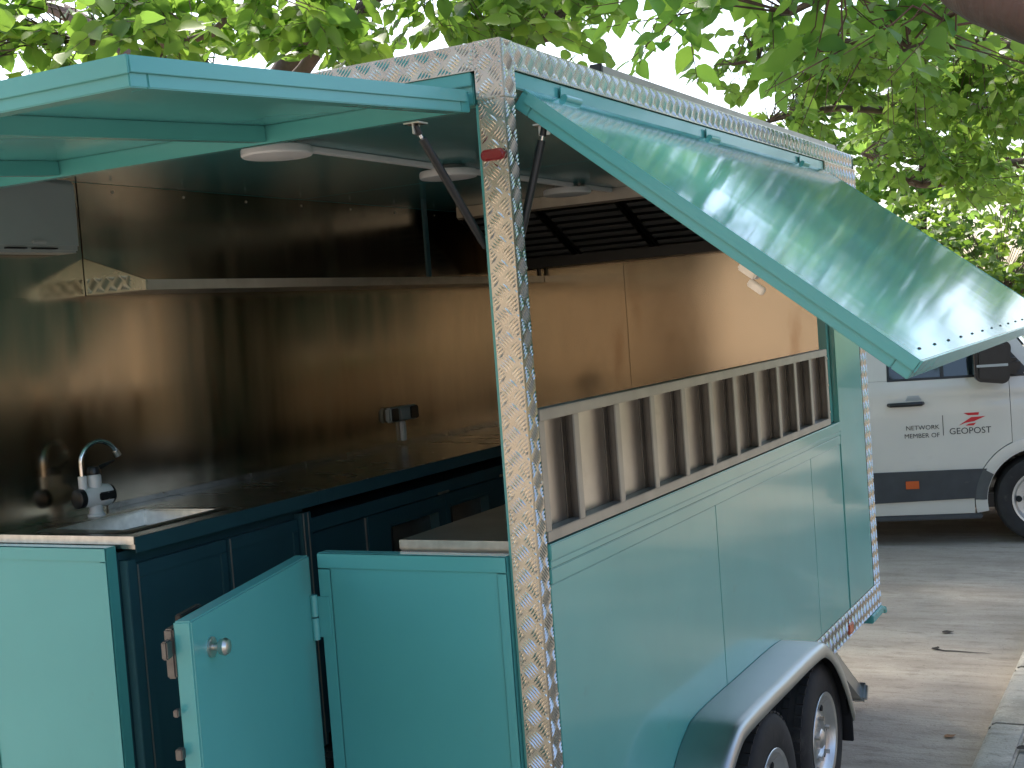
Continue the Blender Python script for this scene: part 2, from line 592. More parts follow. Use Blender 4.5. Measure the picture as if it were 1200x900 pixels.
# chassis, floor, roof
bx('floor', (-WT+.02, .02, .47), (-.02, LT-.02, .50), M_counter, TR)
bx('chassis_beam', (-.40, .1, .34), (-.33, LT-.1, .45), M_galv, TR, .004)
bx('chassis_beam', (-1.73, .1, .34), (-1.66, LT-.1, .45), M_galv, TR, .004)
bx('axle', (-1.95, 2.05, .27), (-.08, 2.11, .33), M_galv, TR, .006)
bx('axle', (-1.95, 1.37, .27), (-.08, 1.43, .33), M_galv, TR, .006)
bx('drawbar', (-1.07, LT-.02, .34), (-.99, LT+1.2, .43), M_galv, TR, .006)
bx('roof', (-WT+.006, .006, 2.645), (-.006, LT-.006, 2.695), M_teal, TR)
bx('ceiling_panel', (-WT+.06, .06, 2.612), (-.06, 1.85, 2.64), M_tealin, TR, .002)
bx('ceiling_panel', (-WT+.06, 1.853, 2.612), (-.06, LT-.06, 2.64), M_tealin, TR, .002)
# near corner post
bx('corner_post', (-.070, .004, .45), (-.004, .062, 2.64), M_teal, TR, .003)
bx('door_jamb', (-.0855, .012, .50), (-.0715, .05, 2.55), M_teal, TR, .002)
P1 = trim((-.0705, -.002, .45), (.002, .0035, 2.5635), 'y-')
P2 = trim((-.0035, .0042, .45), (.002, .058, 2.5635), 'x+')
P3 = trim((-.0725, -.0045, 2.5600), (.0045, .0, 2.702), 'y-')
P4 = trim((.0, .0008, 2.5600), (.0045, .064, 2.702), 'x+')
for z in np.arange(.62, 2.5, .27):
    screw((-.064, -.002, z), 'y', P1)
    screw((.002, .053, z-.1), 'x', P2)
for z in (2.575, 2.62):
    screw((-.062, -.0045, z), 'y', P3)
    screw((.0045, .055, z), 'x', P4)
# roof edge trims
T1 = trim((-WT, -.0025, 2.632), (-.073, .003, 2.701), 'y-', name='roof_edge_trim')
T2 = trim((-.003, .0645, 2.632), (.0025, LT-.06, 2.701), 'x+', name='roof_edge_trim')
for x in (-.09, -.45, -.8, -1.2):
    screw((x, -.0025, 2.645), 'y', T1)
for y in (.3, .9, 1.5, 2.1, 2.7):
    screw((.0025, y, 2.645), 'x', T2)
# far corner
T3 = trim((-.003, 3.13, 2.535), (.0035, LT-.001, 2.6315), 'x+', name='corner_cap')
T4 = trim((-.003, 3.60, .5745), (.0028, LT, 2.5345), 'x+')
bx('tread_plate_trim', (-.07, LT, .45), (-.003, LT+.003, 2.70), M_tread, TR, .001)
T5 = trim((-.003, 2.36, .45), (.0030, LT, .5735), 'x+', name='skirt_trim')
T6 = trim((-.003, .0585, .45), (.0030, .86, .5735), 'x+', name='skirt_trim')
T7 = trim((-.66, -.0025, .45), (-.0715, .003, .485), 'y-', bars=False, name='skirt_trim')
for y in (2.7, 2.95, 3.3, 3.6):
    screw((.003, y, .56), 'x', T5)
# roof rail
rr = MB().box((-.045, .66, 2.702), (-.012, 3.42, 2.728)).build('roof_rail', M_shelfst, TR, .003)
bx('rail_end_cap', (-.047, .645, 2.702), (-.010, .661, 2.731), M_black, rr, .002)
bx('rail_end_cap', (-.047, 3.419, 2.702), (-.010, 3.434, 2.731), M_black, rr, .002)

# side wall below the serving hatch
bx('wall_core', (-.05, .063, .455), (-.022, LT-.004, 1.395), M_tealin, TR)
for y0, y1 in ((.0655, 1.3435), (1.3475, 2.5815), (2.585, 3.1015)):
    bx('wall_panel', (-.0215, y0, .5745), (0.0, y1, 1.3345), M_tealside, TR, .0015)
bx('wall_bead', (-.0215, .0655, 1.3365), (.004, 3.1015, 1.3765), M_tealside, TR, .0025)
bx('wall_bead', (-.0215, 3.1035, .5745), (.004, 3.1195, 2.5345), M_tealside, TR, .0025)
bx('wall_rail', (-.05, .0635, 1.3975), (.008, 3.10, 1.4395), M_tealside, TR, .003)
bx('wall_rail', (-.0215, .0635, 1.3785), (.0055, 3.10, 1.3965), M_tealside, TR, .002)
bx('wall_panel', (-.0215, 3.1215, .5745), (0.0, 3.5985, 2.5345), M_tealside, TR, .0015)
bx('hatch_pillar', (-.06, 3.062, 1.4415), (-.0225, LT-.004, 2.64), M_teal, TR, .002)
bx('hatch_header', (-.06, .064, 2.588), (-.004, 3.128, 2.631), M_teal, TR, .003)
bx('hatch_header', (-.06, .064, 2.634), (-.006, 3.60, 2.644), M_tealin, TR, 0)
bx('side_marker', (.003, 3.02, .468), (.014, 3.10, .518), M_amber, T5, .004)

# far side wall, front wall, linings
bx('outer_wall', (-WT, .004, .45), (-2.026, LT, 2.631), M_teal, TR)
bx('outer_wall', (-2.02, LT-.03, .45), (-.07, LT-.002, 2.631), M_teal, TR)
steel = []
steel.append(bx('steel_lining', (-2.022, .055, .51), (-2.0, 3.655, 2.2085), M_steel, TR, .0006))
for y0, y1 in ((.055, .546), (.553, 3.655)):
    steel.append(bx('steel_lining', (-2.022, y0, 2.2090), (-2.0, y1, 2.611), M_steel, TR, .0006))
for x0, x1 in ((-1.998, -1.242), (-1.2395, -.0625)):
    steel.append(bx('steel_lining', (x0, 3.66, .51), (x1, 3.685, 2.611), M_steel, TR, .001))
bx('lining_seam', (-2.021, .5462, 2.21), (-2.004, .5528, 2.61), M_dark, TR, 0)
for y in np.arange(.72, 3.5, .38):
    for z in (2.592, 2.625):
        pass
    o = MB().lathe([(.006, 0), (.005, .004), (.0001, .005)], (-2.0, y, 2.585), 0, 8).build('rivet', M_zinc, steel[2])
    OFF[o.name]

# rear end: fixed half panels, header
bx('rear_header', (-2.02, .010, 2.552), (-.0862, .06, 2.631), M_teal, TR, .003)
bx('rear_header', (-2.02, .002, 2.598), (-.0862, .009, 2.6315), M_teal, TR, .002)


def half_panel(x0, x1, name, label):
    o = bx(name, (x0, .0, .487), (x1, .042, 1.42), M_teal, TR, .003)
    o['label'] = label
    w_ = .042
    for a, b in (((x0+.001, -.004, 1.42-w_), (x1-.001, -.0002, 1.4195)), ((x0+.001, -.004, .4875), (x1-.001, -.0002, .487+w_)),
                 ((x0+.001, -.004, .487+w_+.001), (x0+w_, -.0002, 1.42-w_-.001)), ((x1-.03, -.004, .487+w_+.001), (x1-.001, -.0002, 1.42-w_-.001))):
        bx('panel_border', a, b, M_teal, o, .0025)
    return o


HP = half_panel(-.673, -.0862, 'half_panel', 'fixed teal half panel beside the tread-plate corner post')
LP = half_panel(-2.035, -1.452, 'half_panel', 'fixed teal half panel in front of the sink end')
bx('corner_post', (-WT+.004, .004, .45), (-2.036, .06, 2.63), M_teal, TR, .003)
bx('sill_plate', (-1.45, .004, .452), (-.675, .05, .486), M_tread, TR, .003)

# door leaf standing open
hx, hy = -.716, -.012
dv = Vector((.235, -.765, 0)).normalized()
nv = Vector((-dv.y, dv.x, 0))      # faces +x side
if nv.x < 0:
    nv = -nv
DW = .762
dl = MB()
cc = Vector((hx, hy, 0))+dv*(DW/2)+Vector((0, 0, (.49+1.415)/2))
dl.obox(cc, dv, nv, (0, 0, 1), DW/2, .021, (1.415-.49)/2)
DL = dl.build('door_leaf', M_teal, TR, .004)
DL['label'] = 'teal lower door leaf swung outwards with a round knob'


def dpt(s, n, z):
    return Vector((hx, hy, z))+dv*s+nv*n


def ob(name, s, n, z, hs, hn, hz, m, par, bev=.002):
    return MB().obox(dpt(s, n, z), dv, nv, (0, 0, 1), hs, hn, hz).build(name, m, par, bev)


kb = MB()
base = dpt(.67, .021, 1.335)
kb.tube([base, base+nv*.005, base+nv*.007], [.023, .023, .018], 20)
kb.tube([base+nv*.006, base+nv*.016, base+nv*.022, base+nv*.034, base+nv*.042, base+nv*.045], [.008, .008, .017, .020, .016, .006], 18)
kb.build('door_knob', M_zinc, DL)
ob('door_latch', .72, -.032, 1.345, .045, .011, .055, M_latch, DL, .004)
ob('latch_bolt', .785, -.028, 1.36, .014, .007, .02, M_latch, DL, .003)
ob('latch_cover', .66, -.03, 1.40, .055, .008, .02, M_strut, DL, .003)
ob('latch_bolt', .779, -.02, 1.22, .008, .006, .008, M_latch, DL, .002)
ob('latch_bolt', .779, -.02, 1.13, .01, .008, .012, M_latch, DL, .002)
for z in (1.245, .68):
    h = MB()
    h.tube([(-.684, -.016, z-.062), (-.684, -.016, z-.002)], .0105, 12)
    h.tube([(-.684, -.016, z+.002), (-.684, -.016, z+.062)], .0105, 12)
    h.box((-.678, -.0085, z-.056), (-.640, -.0042, z+.056))
    h.build('door_hinge', M_teal, TR, .001)

# red marker lamp on the corner post
rl = MB()
for k_ in range(3):
    pass
prof = []
sh = []
for a in np.linspace(0, 2*math.pi, 28, endpoint=False):
    sh.append((-.0345+(.019 if math.cos(a) > 0 else -.019)+.0145*math.cos(a), 2.42+.0145*math.sin(a)))
rl.prism(sh, (-.0175, -.0022), 1)
RL = rl.build('marker_lamp', M_red, TR, .005, seg=3)
RL['label'] = 'red oval marker lamp on the corner post'
for sx in (-.026, .026):
    MB().lathe([(.004, 0), (.003, -.002), (.0001, -.0025)], (-.0345+sx, -.0175, 2.42), 1, 10).build('lamp_screw', M_red, RL)

# ---- flaps
def flap(origin, ud, vd, nd, U, V, ribs, skinm, name, label):
    """origin at the hinge end; ud along the hinge, vd away from it, nd up out of the sheet"""
    o3, ud, vd, nd = Vector(origin), Vector(ud), Vector(vd), Vector(nd)

    def B(nm, u0, u1, v0, v1, n0, n1, m, par, bev=.002):
        c = o3+ud*(u0+u1)/2+vd*(v0+v1)/2+nd*(n0+n1)/2
        return MB().obox(c, ud, vd, nd, abs(u1-u0)/2, abs(v1-v0)/2, abs(n1-n0)/2).build(nm, m, par, bev)
    root = B(name, 0, U, 0, V, -.006, 0, skinm, TR, .002)
    root['label'] = label
    d0, d1 = -.0525, -.0065
    w_ = .045
    B('frame_rail', .001, U-.001, V-w_, V-.001, d0, d1, M_teal, root)
    B('frame_rail', .001, U-.001, .001, w_, d0, d1, M_teal, root)
    B('frame_rail', .001, w_, w_+.001, V-w_-.001, d0, d1, M_teal, root)
    B('frame_rail', U-w_, U-.001, w_+.001, V-w_-.001, d0, d1, M_teal, root)
    for r_ in ribs:
        B('frame_rib', r_-.02, r_+.02, w_+.001, V-w_-.001, d0+.004, d1, M_teal, root)
    # folded lip around the edge, proud of the frame
    B('edge_lip', -.004, U+.004, V+.001, V+.005, -.030, .002, M_teal, root, .001)
    B('edge_lip', -.005, -.001, .02, V, -.028, .001, M_teal, root, .001)
    B('edge_lip', U+.001, U+.005, .02, V, -.028, .001, M_teal, root, .001)
    return root, B, (o3, ud, vd, nd)


ang = R(38.3)
SF, SB, sfr = flap((.012, .09, 2.587), (0, 1, 0), (math.cos(ang), 0, -math.sin(ang)), (math.sin(ang), 0, math.cos(ang)), 3.015, 1.178,
                   (1.0, 2.0), M_tealflap, 'serving_flap', 'glossy teal serving flap propped out over the side hatch')
for i in range(15):
    SB('rivet_slot', .12+i*.2, .142+i*.2, 1.178-.037, 1.178-.031, .0002, .0022, M_dark, SF, .0006)
for u in (.28, 1.45, 2.65):
    c = Vector((.016, .09+u, 2.590))
    h = MB().tube([c-Vector((0, .05, 0)), c+Vector((0, .05, 0))], .010, 12)
    h.box((.002, .09+u-.045, 2.588), (.006, .09+u+.045, 2.622))
    h.build('flap_hinge', M_teal, SF, .001)
lt = SB('flap_latch', .05, .09, .70, .75, -.075, -.053, M_zinc, SF, .004)
SB('latch_hook', .055, .07, .74, .785, -.095, -.076, M_zinc, SF, .003)

ang2 = R(4.0)
EF, EB, efr = flap((-.092, -.004, 2.585), (-1, 0, 0), (0, -math.cos(ang2), -math.sin(ang2)), (0, -math.sin(ang2), math.cos(ang2)), 1.93, 1.185,
                   (.62, 1.38), M_teal, 'rear_flap', 'teal rear flap raised almost level, ribbed underneath')
for u in (.35, 1.0, 1.6):
    c = Vector((-.092-u, -.006, 2.588))
    MB().tube([c-Vector((.05, 0, 0)), c+Vector((.05, 0, 0))], .009, 12).build('flap_hinge', M_teal, EF)


def strut(a, b, label, bracket_n):
    a, b = Vector(a), Vector(b)
    d = (a-b).normalized()
    L_ = (a-b).length
    t = bpy.data.objects.new('gas_strut', None)
    COL.objects.link(t)
    t.parent = TR
    t.location = tuple(np.array(b)-OFF[TR.name])
    OFF[t.name] = np.array(b)
    t['label'] = label
    MB().tube([b+d*.01, b+d*(L_-.03)], .0105, 14).build('cylinder', M_strut, t)
    MB().tube([b+d*(L_-.08), b+d*(L_-.012)], .0045, 10).build('rod', M_chrome, t)
    MB().tube([a-d*.018, a+d*.006], .009, 12).build('ball_socket', M_strut, t)
    MB().tube([b-d*.006, b+d*.018], .009, 12).build('ball_socket', M_strut, t)
    MB().obox(a+Vector((0, 0, .010)), (1, 0, 0), (0, 1, 0), (0, 0, 1), .022, .022, .002).build('bracket', M_zinc, t, .001)
    MB().obox(a+Vector((0, 0, -.002)), (1, 0, 0), (0, 1, 0), (0, 0, 1), *( (.002, .016, .014) if bracket_n == 'x' else (.016, .002, .014))).build('bracket', M_zinc, t, .001)
    return t


strut((-.155, -.165, 2.487), (-.098, .03, 2.205), 'black gas strut holding up the rear flap', 'x')
strut((.050, .115, 2.484), (-.045, .083, 2.15), 'black gas strut holding up the serving flap', 'y')

# ---- folded serving shelf standing on the hatch sill: ladder frame
SS = bpy.data.objects.new('serving_shelf', None)
COL.objects.link(SS)
SS.parent = TR
SS.location = tuple(np.array((0, 1.5, 1.44))-OFF[TR.name])
OFF[SS.name] = np.array((0, 1.5, 1.44))
SS['label'] = 'folded metal ladder-frame shelf standing on the hatch sill'
bx('back_sheet', (-.043, .066, 1.444), (-.0395, 2.958, 1.781), M_steel2, SS, .0006)
bx('frame_rail', (-.039, .066, 1.752), (.002, 2.958, 1.7815), M_shelfst, SS, .002)
bx('frame_rail', (-.039, .066, 1.4435), (.002, 2.958, 1.4715), M_shelfst, SS, .002)
for y in (.075, .282, .562, .834, 1.105, 1.370, 1.633, 1.888, 2.178, 2.430, 2.668, 2.94):
    fu = bx('frame_upright', (-.003, y-.015, 1.4718), (.0015, y+.018, 1.7517), M_shelfst, SS, .0012)
    bx('upright_channel', (-.039, y+.010, 1.4718), (-.0034, y+.017, 1.7517), M_hood, fu, .001)  # dark steel stands in for the shade inside the open channel
    bx('upright_channel', (-.039, y-.013, 1.4718), (-.035, y+.0096, 1.7517), M_hood, fu, .001)
for z in (1.5, 1.62, 1.74):
    MB().lathe([(.006, 0), (.005, .004), (.0001, .005)], (.0015, 2.945, z), 0, 10).build('bolt', M_zinc, SS)

# ---- running gear
def wheel_parts(par, c, r, rr, wdt, sg=1, spokes=True, m_rim=M_rim):
    """wheel with its axle along local/world x or y is built around x; sg=+1: outer face towards +x"""
    x, y, z = c
    W = bpy.data.objects.new('wheel', None)
    COL.objects.link(W)
    W.parent = par
    W.location = tuple(np.array(c)-OFF[par.name])
    OFF[W.name] = np.array(c, dtype=float)
    h = wdt/2
    prof = [(rr-.004, -h*.86), (rr+.02, -h*.98), (r-.05, -h), (r-.018, -h*.93), (r-.004, -h*.78), (r, -h*.55), (r, h*.55), (r-.004, h*.78), (r-.018, h*.93),
            (r-.05, h), (rr+.02, h*.98), (rr-.004, h*.86)]
    MB().lathe([(a, b*sg) for a, b in prof], c, 0, 56, False).build('tyre', M_tyre, W)
    tb = MB()
    for k_ in range(44):
        a0 = 2*math.pi*k_/44
        for off, wd in ((-.62, .3), (0, .24), (.62, .3)):
            a = a0+(0.07 if off else 0)
            rad = Vector((0, math.cos(a), math.sin(a)))
            tan = Vector((0, -math.sin(a), math.cos(a)))
            tb.obox(Vector(c)+rad*(r+.001)+Vector((off*h, 0, 0)), (1, 0, 0), tan, rad, wd*h*.55, r*.052, .0035)
    o = tb.build('tread_block', M_tyre, W, 0)
    o['kind'] = 'stuff'
    o2 = h*sg
    rim = [(rr, -h*.9*sg), (rr-.012, -h*.5*sg), (rr-.028, h*.1*sg), (rr-.012, h*.5*sg), (rr-.006, h*.82*sg), (rr+.008, h*.97*sg), (rr+.006, h*1.0*sg), (rr-.008, h*.95*sg),
           (rr-.020, h*.72*sg), (rr-.032, h*.58*sg), (rr*.68, h*.50*sg), (rr*.60, h*.62*sg), (rr*.50, h*.74*sg), (rr*.42, h*.74*sg), (rr*.36, h*.6*sg), (rr*.24, h*.6*sg),
           (rr*.22, h*.80*sg), (rr*.14, h*.92*sg), (.0001, h*.93*sg)]
    MB().lathe(rim, c, 0, 48, False).build('rim', m_rim, W)
    for k_ in range(5):
        a = 2*math.pi*k_/5+.3
        p = Vector(c)+Vector((h*.70*sg, math.cos(a)*rr*.46, math.sin(a)*rr*.46))
        MB().tube([p, p+Vector((.022*sg, 0, 0))], .009, 6).build('wheel_nut', M_zinc, W)
    for k_ in range(8):
        a = 2*math.pi*k_/8
        p = Vector(c)+Vector((h*.545*sg, math.cos(a)*rr*.76, math.sin(a)*rr*.76))
        MB().tube([p-Vector((.004*sg, 0, 0)), p+Vector((.004*sg, 0, 0))], .013, 10).build('vent_hole', M_dark, W)
    return W


wheel_parts(TR, (.045, 2.085, .30), .298, .172, .165)
wheel_parts(TR, (.045, 1.405, .30), .298, .172, .165)
wheel_parts(TR, (-2.10, 2.085, .30), .298, .172, .165, -1)
wheel_parts(TR, (-2.10, 1.405, .30), .298, .172, .165, -1)


def catmull(pts, n=6):
    out = []
    P = [Vector(p) for p in pts]
    P = [P[0]*2-P[1]]+P+[P[-1]*2-P[-2]]
    for i in range(1, len(P)-2):
        for k_ in range(n):
            t = k_/n
            a, b, c, d = P[i-1], P[i], P[i+1], P[i+2]
            out.append(0.5*((2*b)+(c-a)*t+(2*a-5*b+4*c-d)*t*t+(3*b-a-3*c+d)*t**3))
    out.append(P[-2])
    return out


def fender(sg, x_in, x_out):
    pr = catmull([(0, .60, .30), (0, .68, .46), (0, .79, .60), (0, .92, .685), (0, 1.06, .712), (0, 1.5, .715), (0, 1.92, .712), (0, 2.06, .685), (0, 2.20, .595), (0, 2.33, .455), (0, 2.42, .315)], 5)
    mb = MB()
    # sheet section: flat top, rolled outer lip turning down
    sec = [(x_in, 0.0), (x_out-.030, 0.0), (x_out-.014, -.004), (x_out-.004, -.014), (x_out, -.030), (x_out-.001, -.052), (x_out-.006, -.058), (x_out-.011, -.052),
           (x_out-.010, -.030), (x_out-.016, -.016), (x_out-.030, -.010), (x_in, -.008)]
    n = len(pr)
    vs, fs = [], []
    for i, p in enumerate(pr):
        t = (pr[min(i+1, n-1)]-pr[max(i-1, 0)]).normalized()
        nn = Vector((0, -t.z, t.y))
        for (sx, sn) in sec:
            vs.append((sg*sx if sg > 0 else -2.055-sx, p.y+nn.y*sn, p.z+nn.z*sn))
    m = len(sec)
    for i in range(n-1):
        for j in range(m):
            fs.append((i*m+j, i*m+(j+1) % m, (i+1)*m+(j+1) % m, (i+1)*m+j))
    fs += [tuple(range(m)), tuple(range((n-1)*m, n*m))]
    mb.add(vs, fs)
    return mb.build('fender', M_galv, TR)


FE = fender(1, .0025, .172)
fender(-1, .0, .16)
# inner arch, dark
ia = MB()
pr = catmull([(0, .66, .31), (0, .76, .50), (0, .95, .66), (0, 1.5, .69), (0, 2.02, .66), (0, 2.2, .555), (0, 2.31, .43), (0, 2.36, .31)], 4)
vs = [(x, p.y, p.z) for p in pr for x in (-.25, .150)]
ia.add(vs, [(2*i, 2*i+1, 2*i+3, 2*i+2) for i in range(len(pr)-1)])
ia.build('inner_arch', M_black, TR)
# mud flap at the rear of the fender
bx('mud_flap', (.0, 2.372, .20), (.162, 2.382, .40), M_black, TR, .003)
# folding corner steady
lg = MB()
a, b = Vector((-.045, 2.86, .435)), Vector((-.045, 3.40, .085))
d = (b-a).normalized()
n3 = Vector((1, 0, 0)).cross(d)
L_ = (b-a).length
lg.obox((a+b)/2, d, (1, 0, 0), n3, L_/2, .004, .030)
lg.obox((a+b)/2+n3*.027-Vector((.022, 0, 0)), d, (1, 0, 0), n3, L_/2, .026, .003)
lg.obox((a+b)/2-n3*.027-Vector((.022, 0, 0)), d, (1, 0, 0), n3, L_/2, .026, .003)
LG = lg.build('corner_steady', M_galv, TR, .002)
MB().obox(b+Vector((-.02, 0, .008)), d, (1, 0, 0), n3, .022, .05, .045).build('steady_foot', M_galv, LG, .012)
cr = bx('tie_bracket', (-.07, 3.50, .405), (.012, 3.735, .448), M_teal, TR, .006)
MB().tube([(.0, 3.735, .43), (.006, 3.775, .42), (.004, 3.79, .40)], .012, 10).build('tie_hook', M_teal, cr)

# ------------------------------------------------------------------ kitchen inside
KC = thing('kitchen_counter', 'dark cabinet run with steel worktop and inset sink along the far wall', 'counter', (-1.7, 1.8, .502))
top = MB()
x0, x1, y0, y1, z0, z1 = -1.996, -1.385, .052, 3.652, 1.408, 1.445
sx0, sx1, sy0, sy1 = -1.85, -1.47, .115, .585
top.box((x0, y0, z0), (x1, sy0, z1)).box((x0, sy1, z0), (x1, y1, z1)).box((x0, sy0, z0), (sx0, sy1, z1)).box((sx1, sy0, z0), (x1, sy1, z1))
WT_ = top.build('worktop', M_counter, KC, 0)
bx('worktop_edge', (-1.3848, .052, 1.396), (-1.382, .986, 1.444), M_cab, WT_, .001)
bx('worktop_edge', (-1.3848, .9865, 1.396), (-1.382, 3.652, 1.444), M_cab, WT_, .001)
bx('upstand', (-1.9985, .56, 1.4455), (-1.993, 3.652, 1.465), M_counter, WT_, .001)
bx('worktop_edge', (-1.996, .0478, 1.422), (-1.384, .0515, 1.447), M_zinc, WT_, .001)
sk = MB()
d_ = .17
ins = .035
A = [(sx0, sy0), (sx1, sy0), (sx1, sy1), (sx0, sy1)]
Bq = [(sx0+ins, sy0+ins), (sx1-ins, sy0+ins), (sx1-ins, sy1-ins), (sx0+ins, sy1-ins)]
Cq = [(sx0+ins+.02, sy0+ins+.02), (sx1-ins-.02, sy0+ins+.02), (sx1-ins-.02, sy1-ins-.02), (sx0+ins+.02, sy1-ins-.02)]
zz = 1.4505
O_ = [(sx0-.012, sy0-.012), (sx1+.012, sy0-.012), (sx1+.012, sy1+.012), (sx0-.012, sy1+.012)]
vs = [(x, y, 1.446) for x, y in O_]+[(x, y, zz) for x, y in A]+[(x, y, zz-.002) for x, y in Bq]+[(x, y, zz-.14) for x, y in Cq]
fs = [(i, (i+1) % 4, 4+(i+1) % 4, 4+i) for i in range(4)]+[(4+i, 4+(i+1) % 4, 8+(i+1) % 4, 8+i) for i in range(4)]+[(8+i, 8+(i+1) % 4, 12+(i+1) % 4, 12+i) for i in range(4)]+[(12, 13, 14, 15)]
sk.add(vs, fs)
SK = sk.build('sink', M_chrome if False else M_zinc, KC, .004)
MB().lathe([(.03, 0), (.03, .004), (.018, .004), (.016, .001), (.0001, .001)], (-1.66, .35, zz-.139), 2, 20).build('drain', M_chrome, SK)
bx('cabinet_body', (-1.995, .054, .505), (-1.462, .985, 1.395), M_cab, KC, .002)
bx('cabinet_body', (-1.995, .99, .505), (-1.50, 3.65, 1.340), M_cab, KC, .002)
bx('corner_upright', (-1.459, .054, .505), (-1.425, .092, 1.371), M_cab, KC, .002)
bx('end_panel', (-1.99, .046, .505), (-1.46, .0535, 1.40), M_cab, KC, .002)
dr = []
for ya, yb in ((.098, .520), (.532, .915)):
    o = bx('cabinet_door', (-1.459, ya, .53), (-1.440, yb, 1.352), M_cab, KC, .002)
    for lo, hi in (((-1.4398, ya, 1.31), (-1.434, yb, 1.352)), ((-1.4398, ya, .531), (-1.434, ya+.045, 1.309)), ((-1.4398, yb-.03, .531), (-1.434, yb, 1.309))):
        bx('door_frame', lo, hi, M_cab, o, .0015)
    bx('door_edge_strip', (-1.4338, ya+.004, .54), (-1.431, ya+.010, 1.35), M_shelfst, o, .0008)
    dr.append(o)
MB().tube([(-1.434, .30, 1.02), (-1.405, .30, 1.02), (-1.405, .34, 1.02)], .008, 10).build('door_handle', M_chrome, dr[0])
bx('corner_upright', (-1.459, .925, .505), (-1.425, .985, 1.371), M_cab, KC, .002)
bx('upright_strip', (-1.4248, .935, .51), (-1.422, .941, 1.37), M_shelfst, KC, .0005)
bx('upright_strip', (-1.4248, .962, .51), (-1.422, .968, 1.37), M_shelfst, KC, .0005)
bx('drawer_slot_rail', (-1.498, .99, 1.290), (-1.435, 3.65, 1.342), M_cab, KC, .002)
bx('slot_back', (-1.70, .99, 1.3425), (-1.68, 3.65, 1.407), M_dark, KC, 0)
bx('fridge_door', (-1.498, .995, .53), (-1.455, 1.372, 1.284), M_cab, KC, .003)
bx('upright_strip', (-1.4545, 1.364, .54), (-1.4500, 1.371, 1.28), M_shelfst, KC, .0005)


def grip_door(ya, yb, ha, hb, za, zb):
    o = MB()
    xo, xi = -1.448, -1.497
    o.box((xi, ya, .53), (xo, yb, za)).box((xi, ya, zb), (xo, yb, 1.284)).box((xi, ya, za), (xo, ha, zb)).box((xi, hb, za), (xo, yb, zb))
    d = o.build('fridge_door', M_cab, KC, 0)
    bx('grip_recess', (xi-.002, ha-.002, za-.002), (xi+.004, hb+.002, zb+.002), M_steel2, d, 0)
    t = .008
    bx('grip_edge', (xo-.001, ha-.012, zb), (xo+.004, hb+.012, zb+.014), M_cab, d, .002)
    bx('grip_edge', (xo-.001, ha-.012, za), (xo+.004, ha, zb), M_black, d, .002)
    return d


grip_door(1.378, 1.972, 1.545, 1.915, 1.05, 1.215)
grip_door(1.978, 2.50, 2.025, 2.365, 1.06, 1.222)
grip_door(2.506, 3.07, 2.62, 2.95, 1.06, 1.222)
bx('door_catch', (-1.448, 1.90, 1.29), (-1.430, 1.99, 1.30), M_zinc, KC, .002)
bx('door_catch', (-1.448, 2.46, 1.29), (-1.430, 2.55, 1.30), M_zinc, KC, .002)

SCN = thing('serving_counter', 'narrow steel-topped counter inside under the serving hatch', 'counter', (-.25, 1.5, .502))
bx('worktop', (-.445, .068, 1.412), (-.064, 3.05, 1.446), M_steel2, SCN, .002)
bx('worktop_edge', (-.446, .0642, 1.420), (-.088, .0675, 1.4465), M_zinc, SCN, .0008)
bx('cabinet_body', (-.42, .10, .505), (-.064, 3.05, 1.41), M_cab, SCN, .002)

# wall shelf
WS = thing('wall_shelf', 'long narrow steel shelf high on the far wall with tread-plate bracket', 'shelf', (-1.86, 2.1, 2.21))
bx('shelf_board', (-1.998, .56, 2.2105), (-1.73, 3.655, 2.2185), M_steel2, WS, .001)
SR = bx('shelf_rail', (-1.7298, .56, 2.2105), (-1.717, 3.655, 2.246), M_steel2, WS, .001)
br = MB().prism([(-1.998, 2.212), (-1.716, 2.212), (-1.716, 2.246), (-1.998, 2.342)], (.548, .5595), 1).build('bracket', M_tread, WS, .0008)
mbb = tread_bars(-1.99, -1.78, 2.214, 2.27, lambda u, v, h: (u, .548-h, v))
b_ = mbb.build('tread_bars', M_bars, br)
b_['kind'] = 'stuff'
bx('hanger', (-1.732, 2.43, 2.247), (-1.718, 2.462, 2.611), M_cab, WS, .002)
bx('hanger', (-1.732, 3.60, 2.247), (-1.718, 3.632, 2.611), M_black, WS, .002)

# extractor hood over the front wall
EH = thing('extractor_hood', 'dark steel extractor hood with slatted grease filters under the ceiling', 'extractor hood', (-1.0, 3.35, 2.31))
hxa, hxb = -1.86, -.10
bx('hood_lip', (hxa, 2.985, 2.556), (hxb, 2.995, 2.611), M_steel2, EH, .002)
bx('hood_lip', (hxa, 2.9955, 2.546), (hxb, 3.03, 2.558), M_hood, EH, .002)
bx('hood_back', (hxa, 3.60, 2.305), (hxb, 3.655, 2.61), M_hood, EH, .002)
bx('hood_gutter', (hxa, 3.47, 2.285), (hxb, 3.60, 2.340), M_strut, EH, .003)
for x in (hxa, hxb):
    MB().prism([(3.0, 2.61), (3.0, 2.55), (3.5, 2.30), (3.655, 2.30), (3.655, 2.61)], (x-.004, x+.004), 0).build('hood_side', M_hood, EH, .001)
va = Vector((0, 3.03, 2.556))
vb = Vector((0, 3.50, 2.335))
sd = (vb-va).normalized()
sn = Vector((0, sd.z, -sd.y))
nF = 4
fw_ = (hxb-hxa)/nF
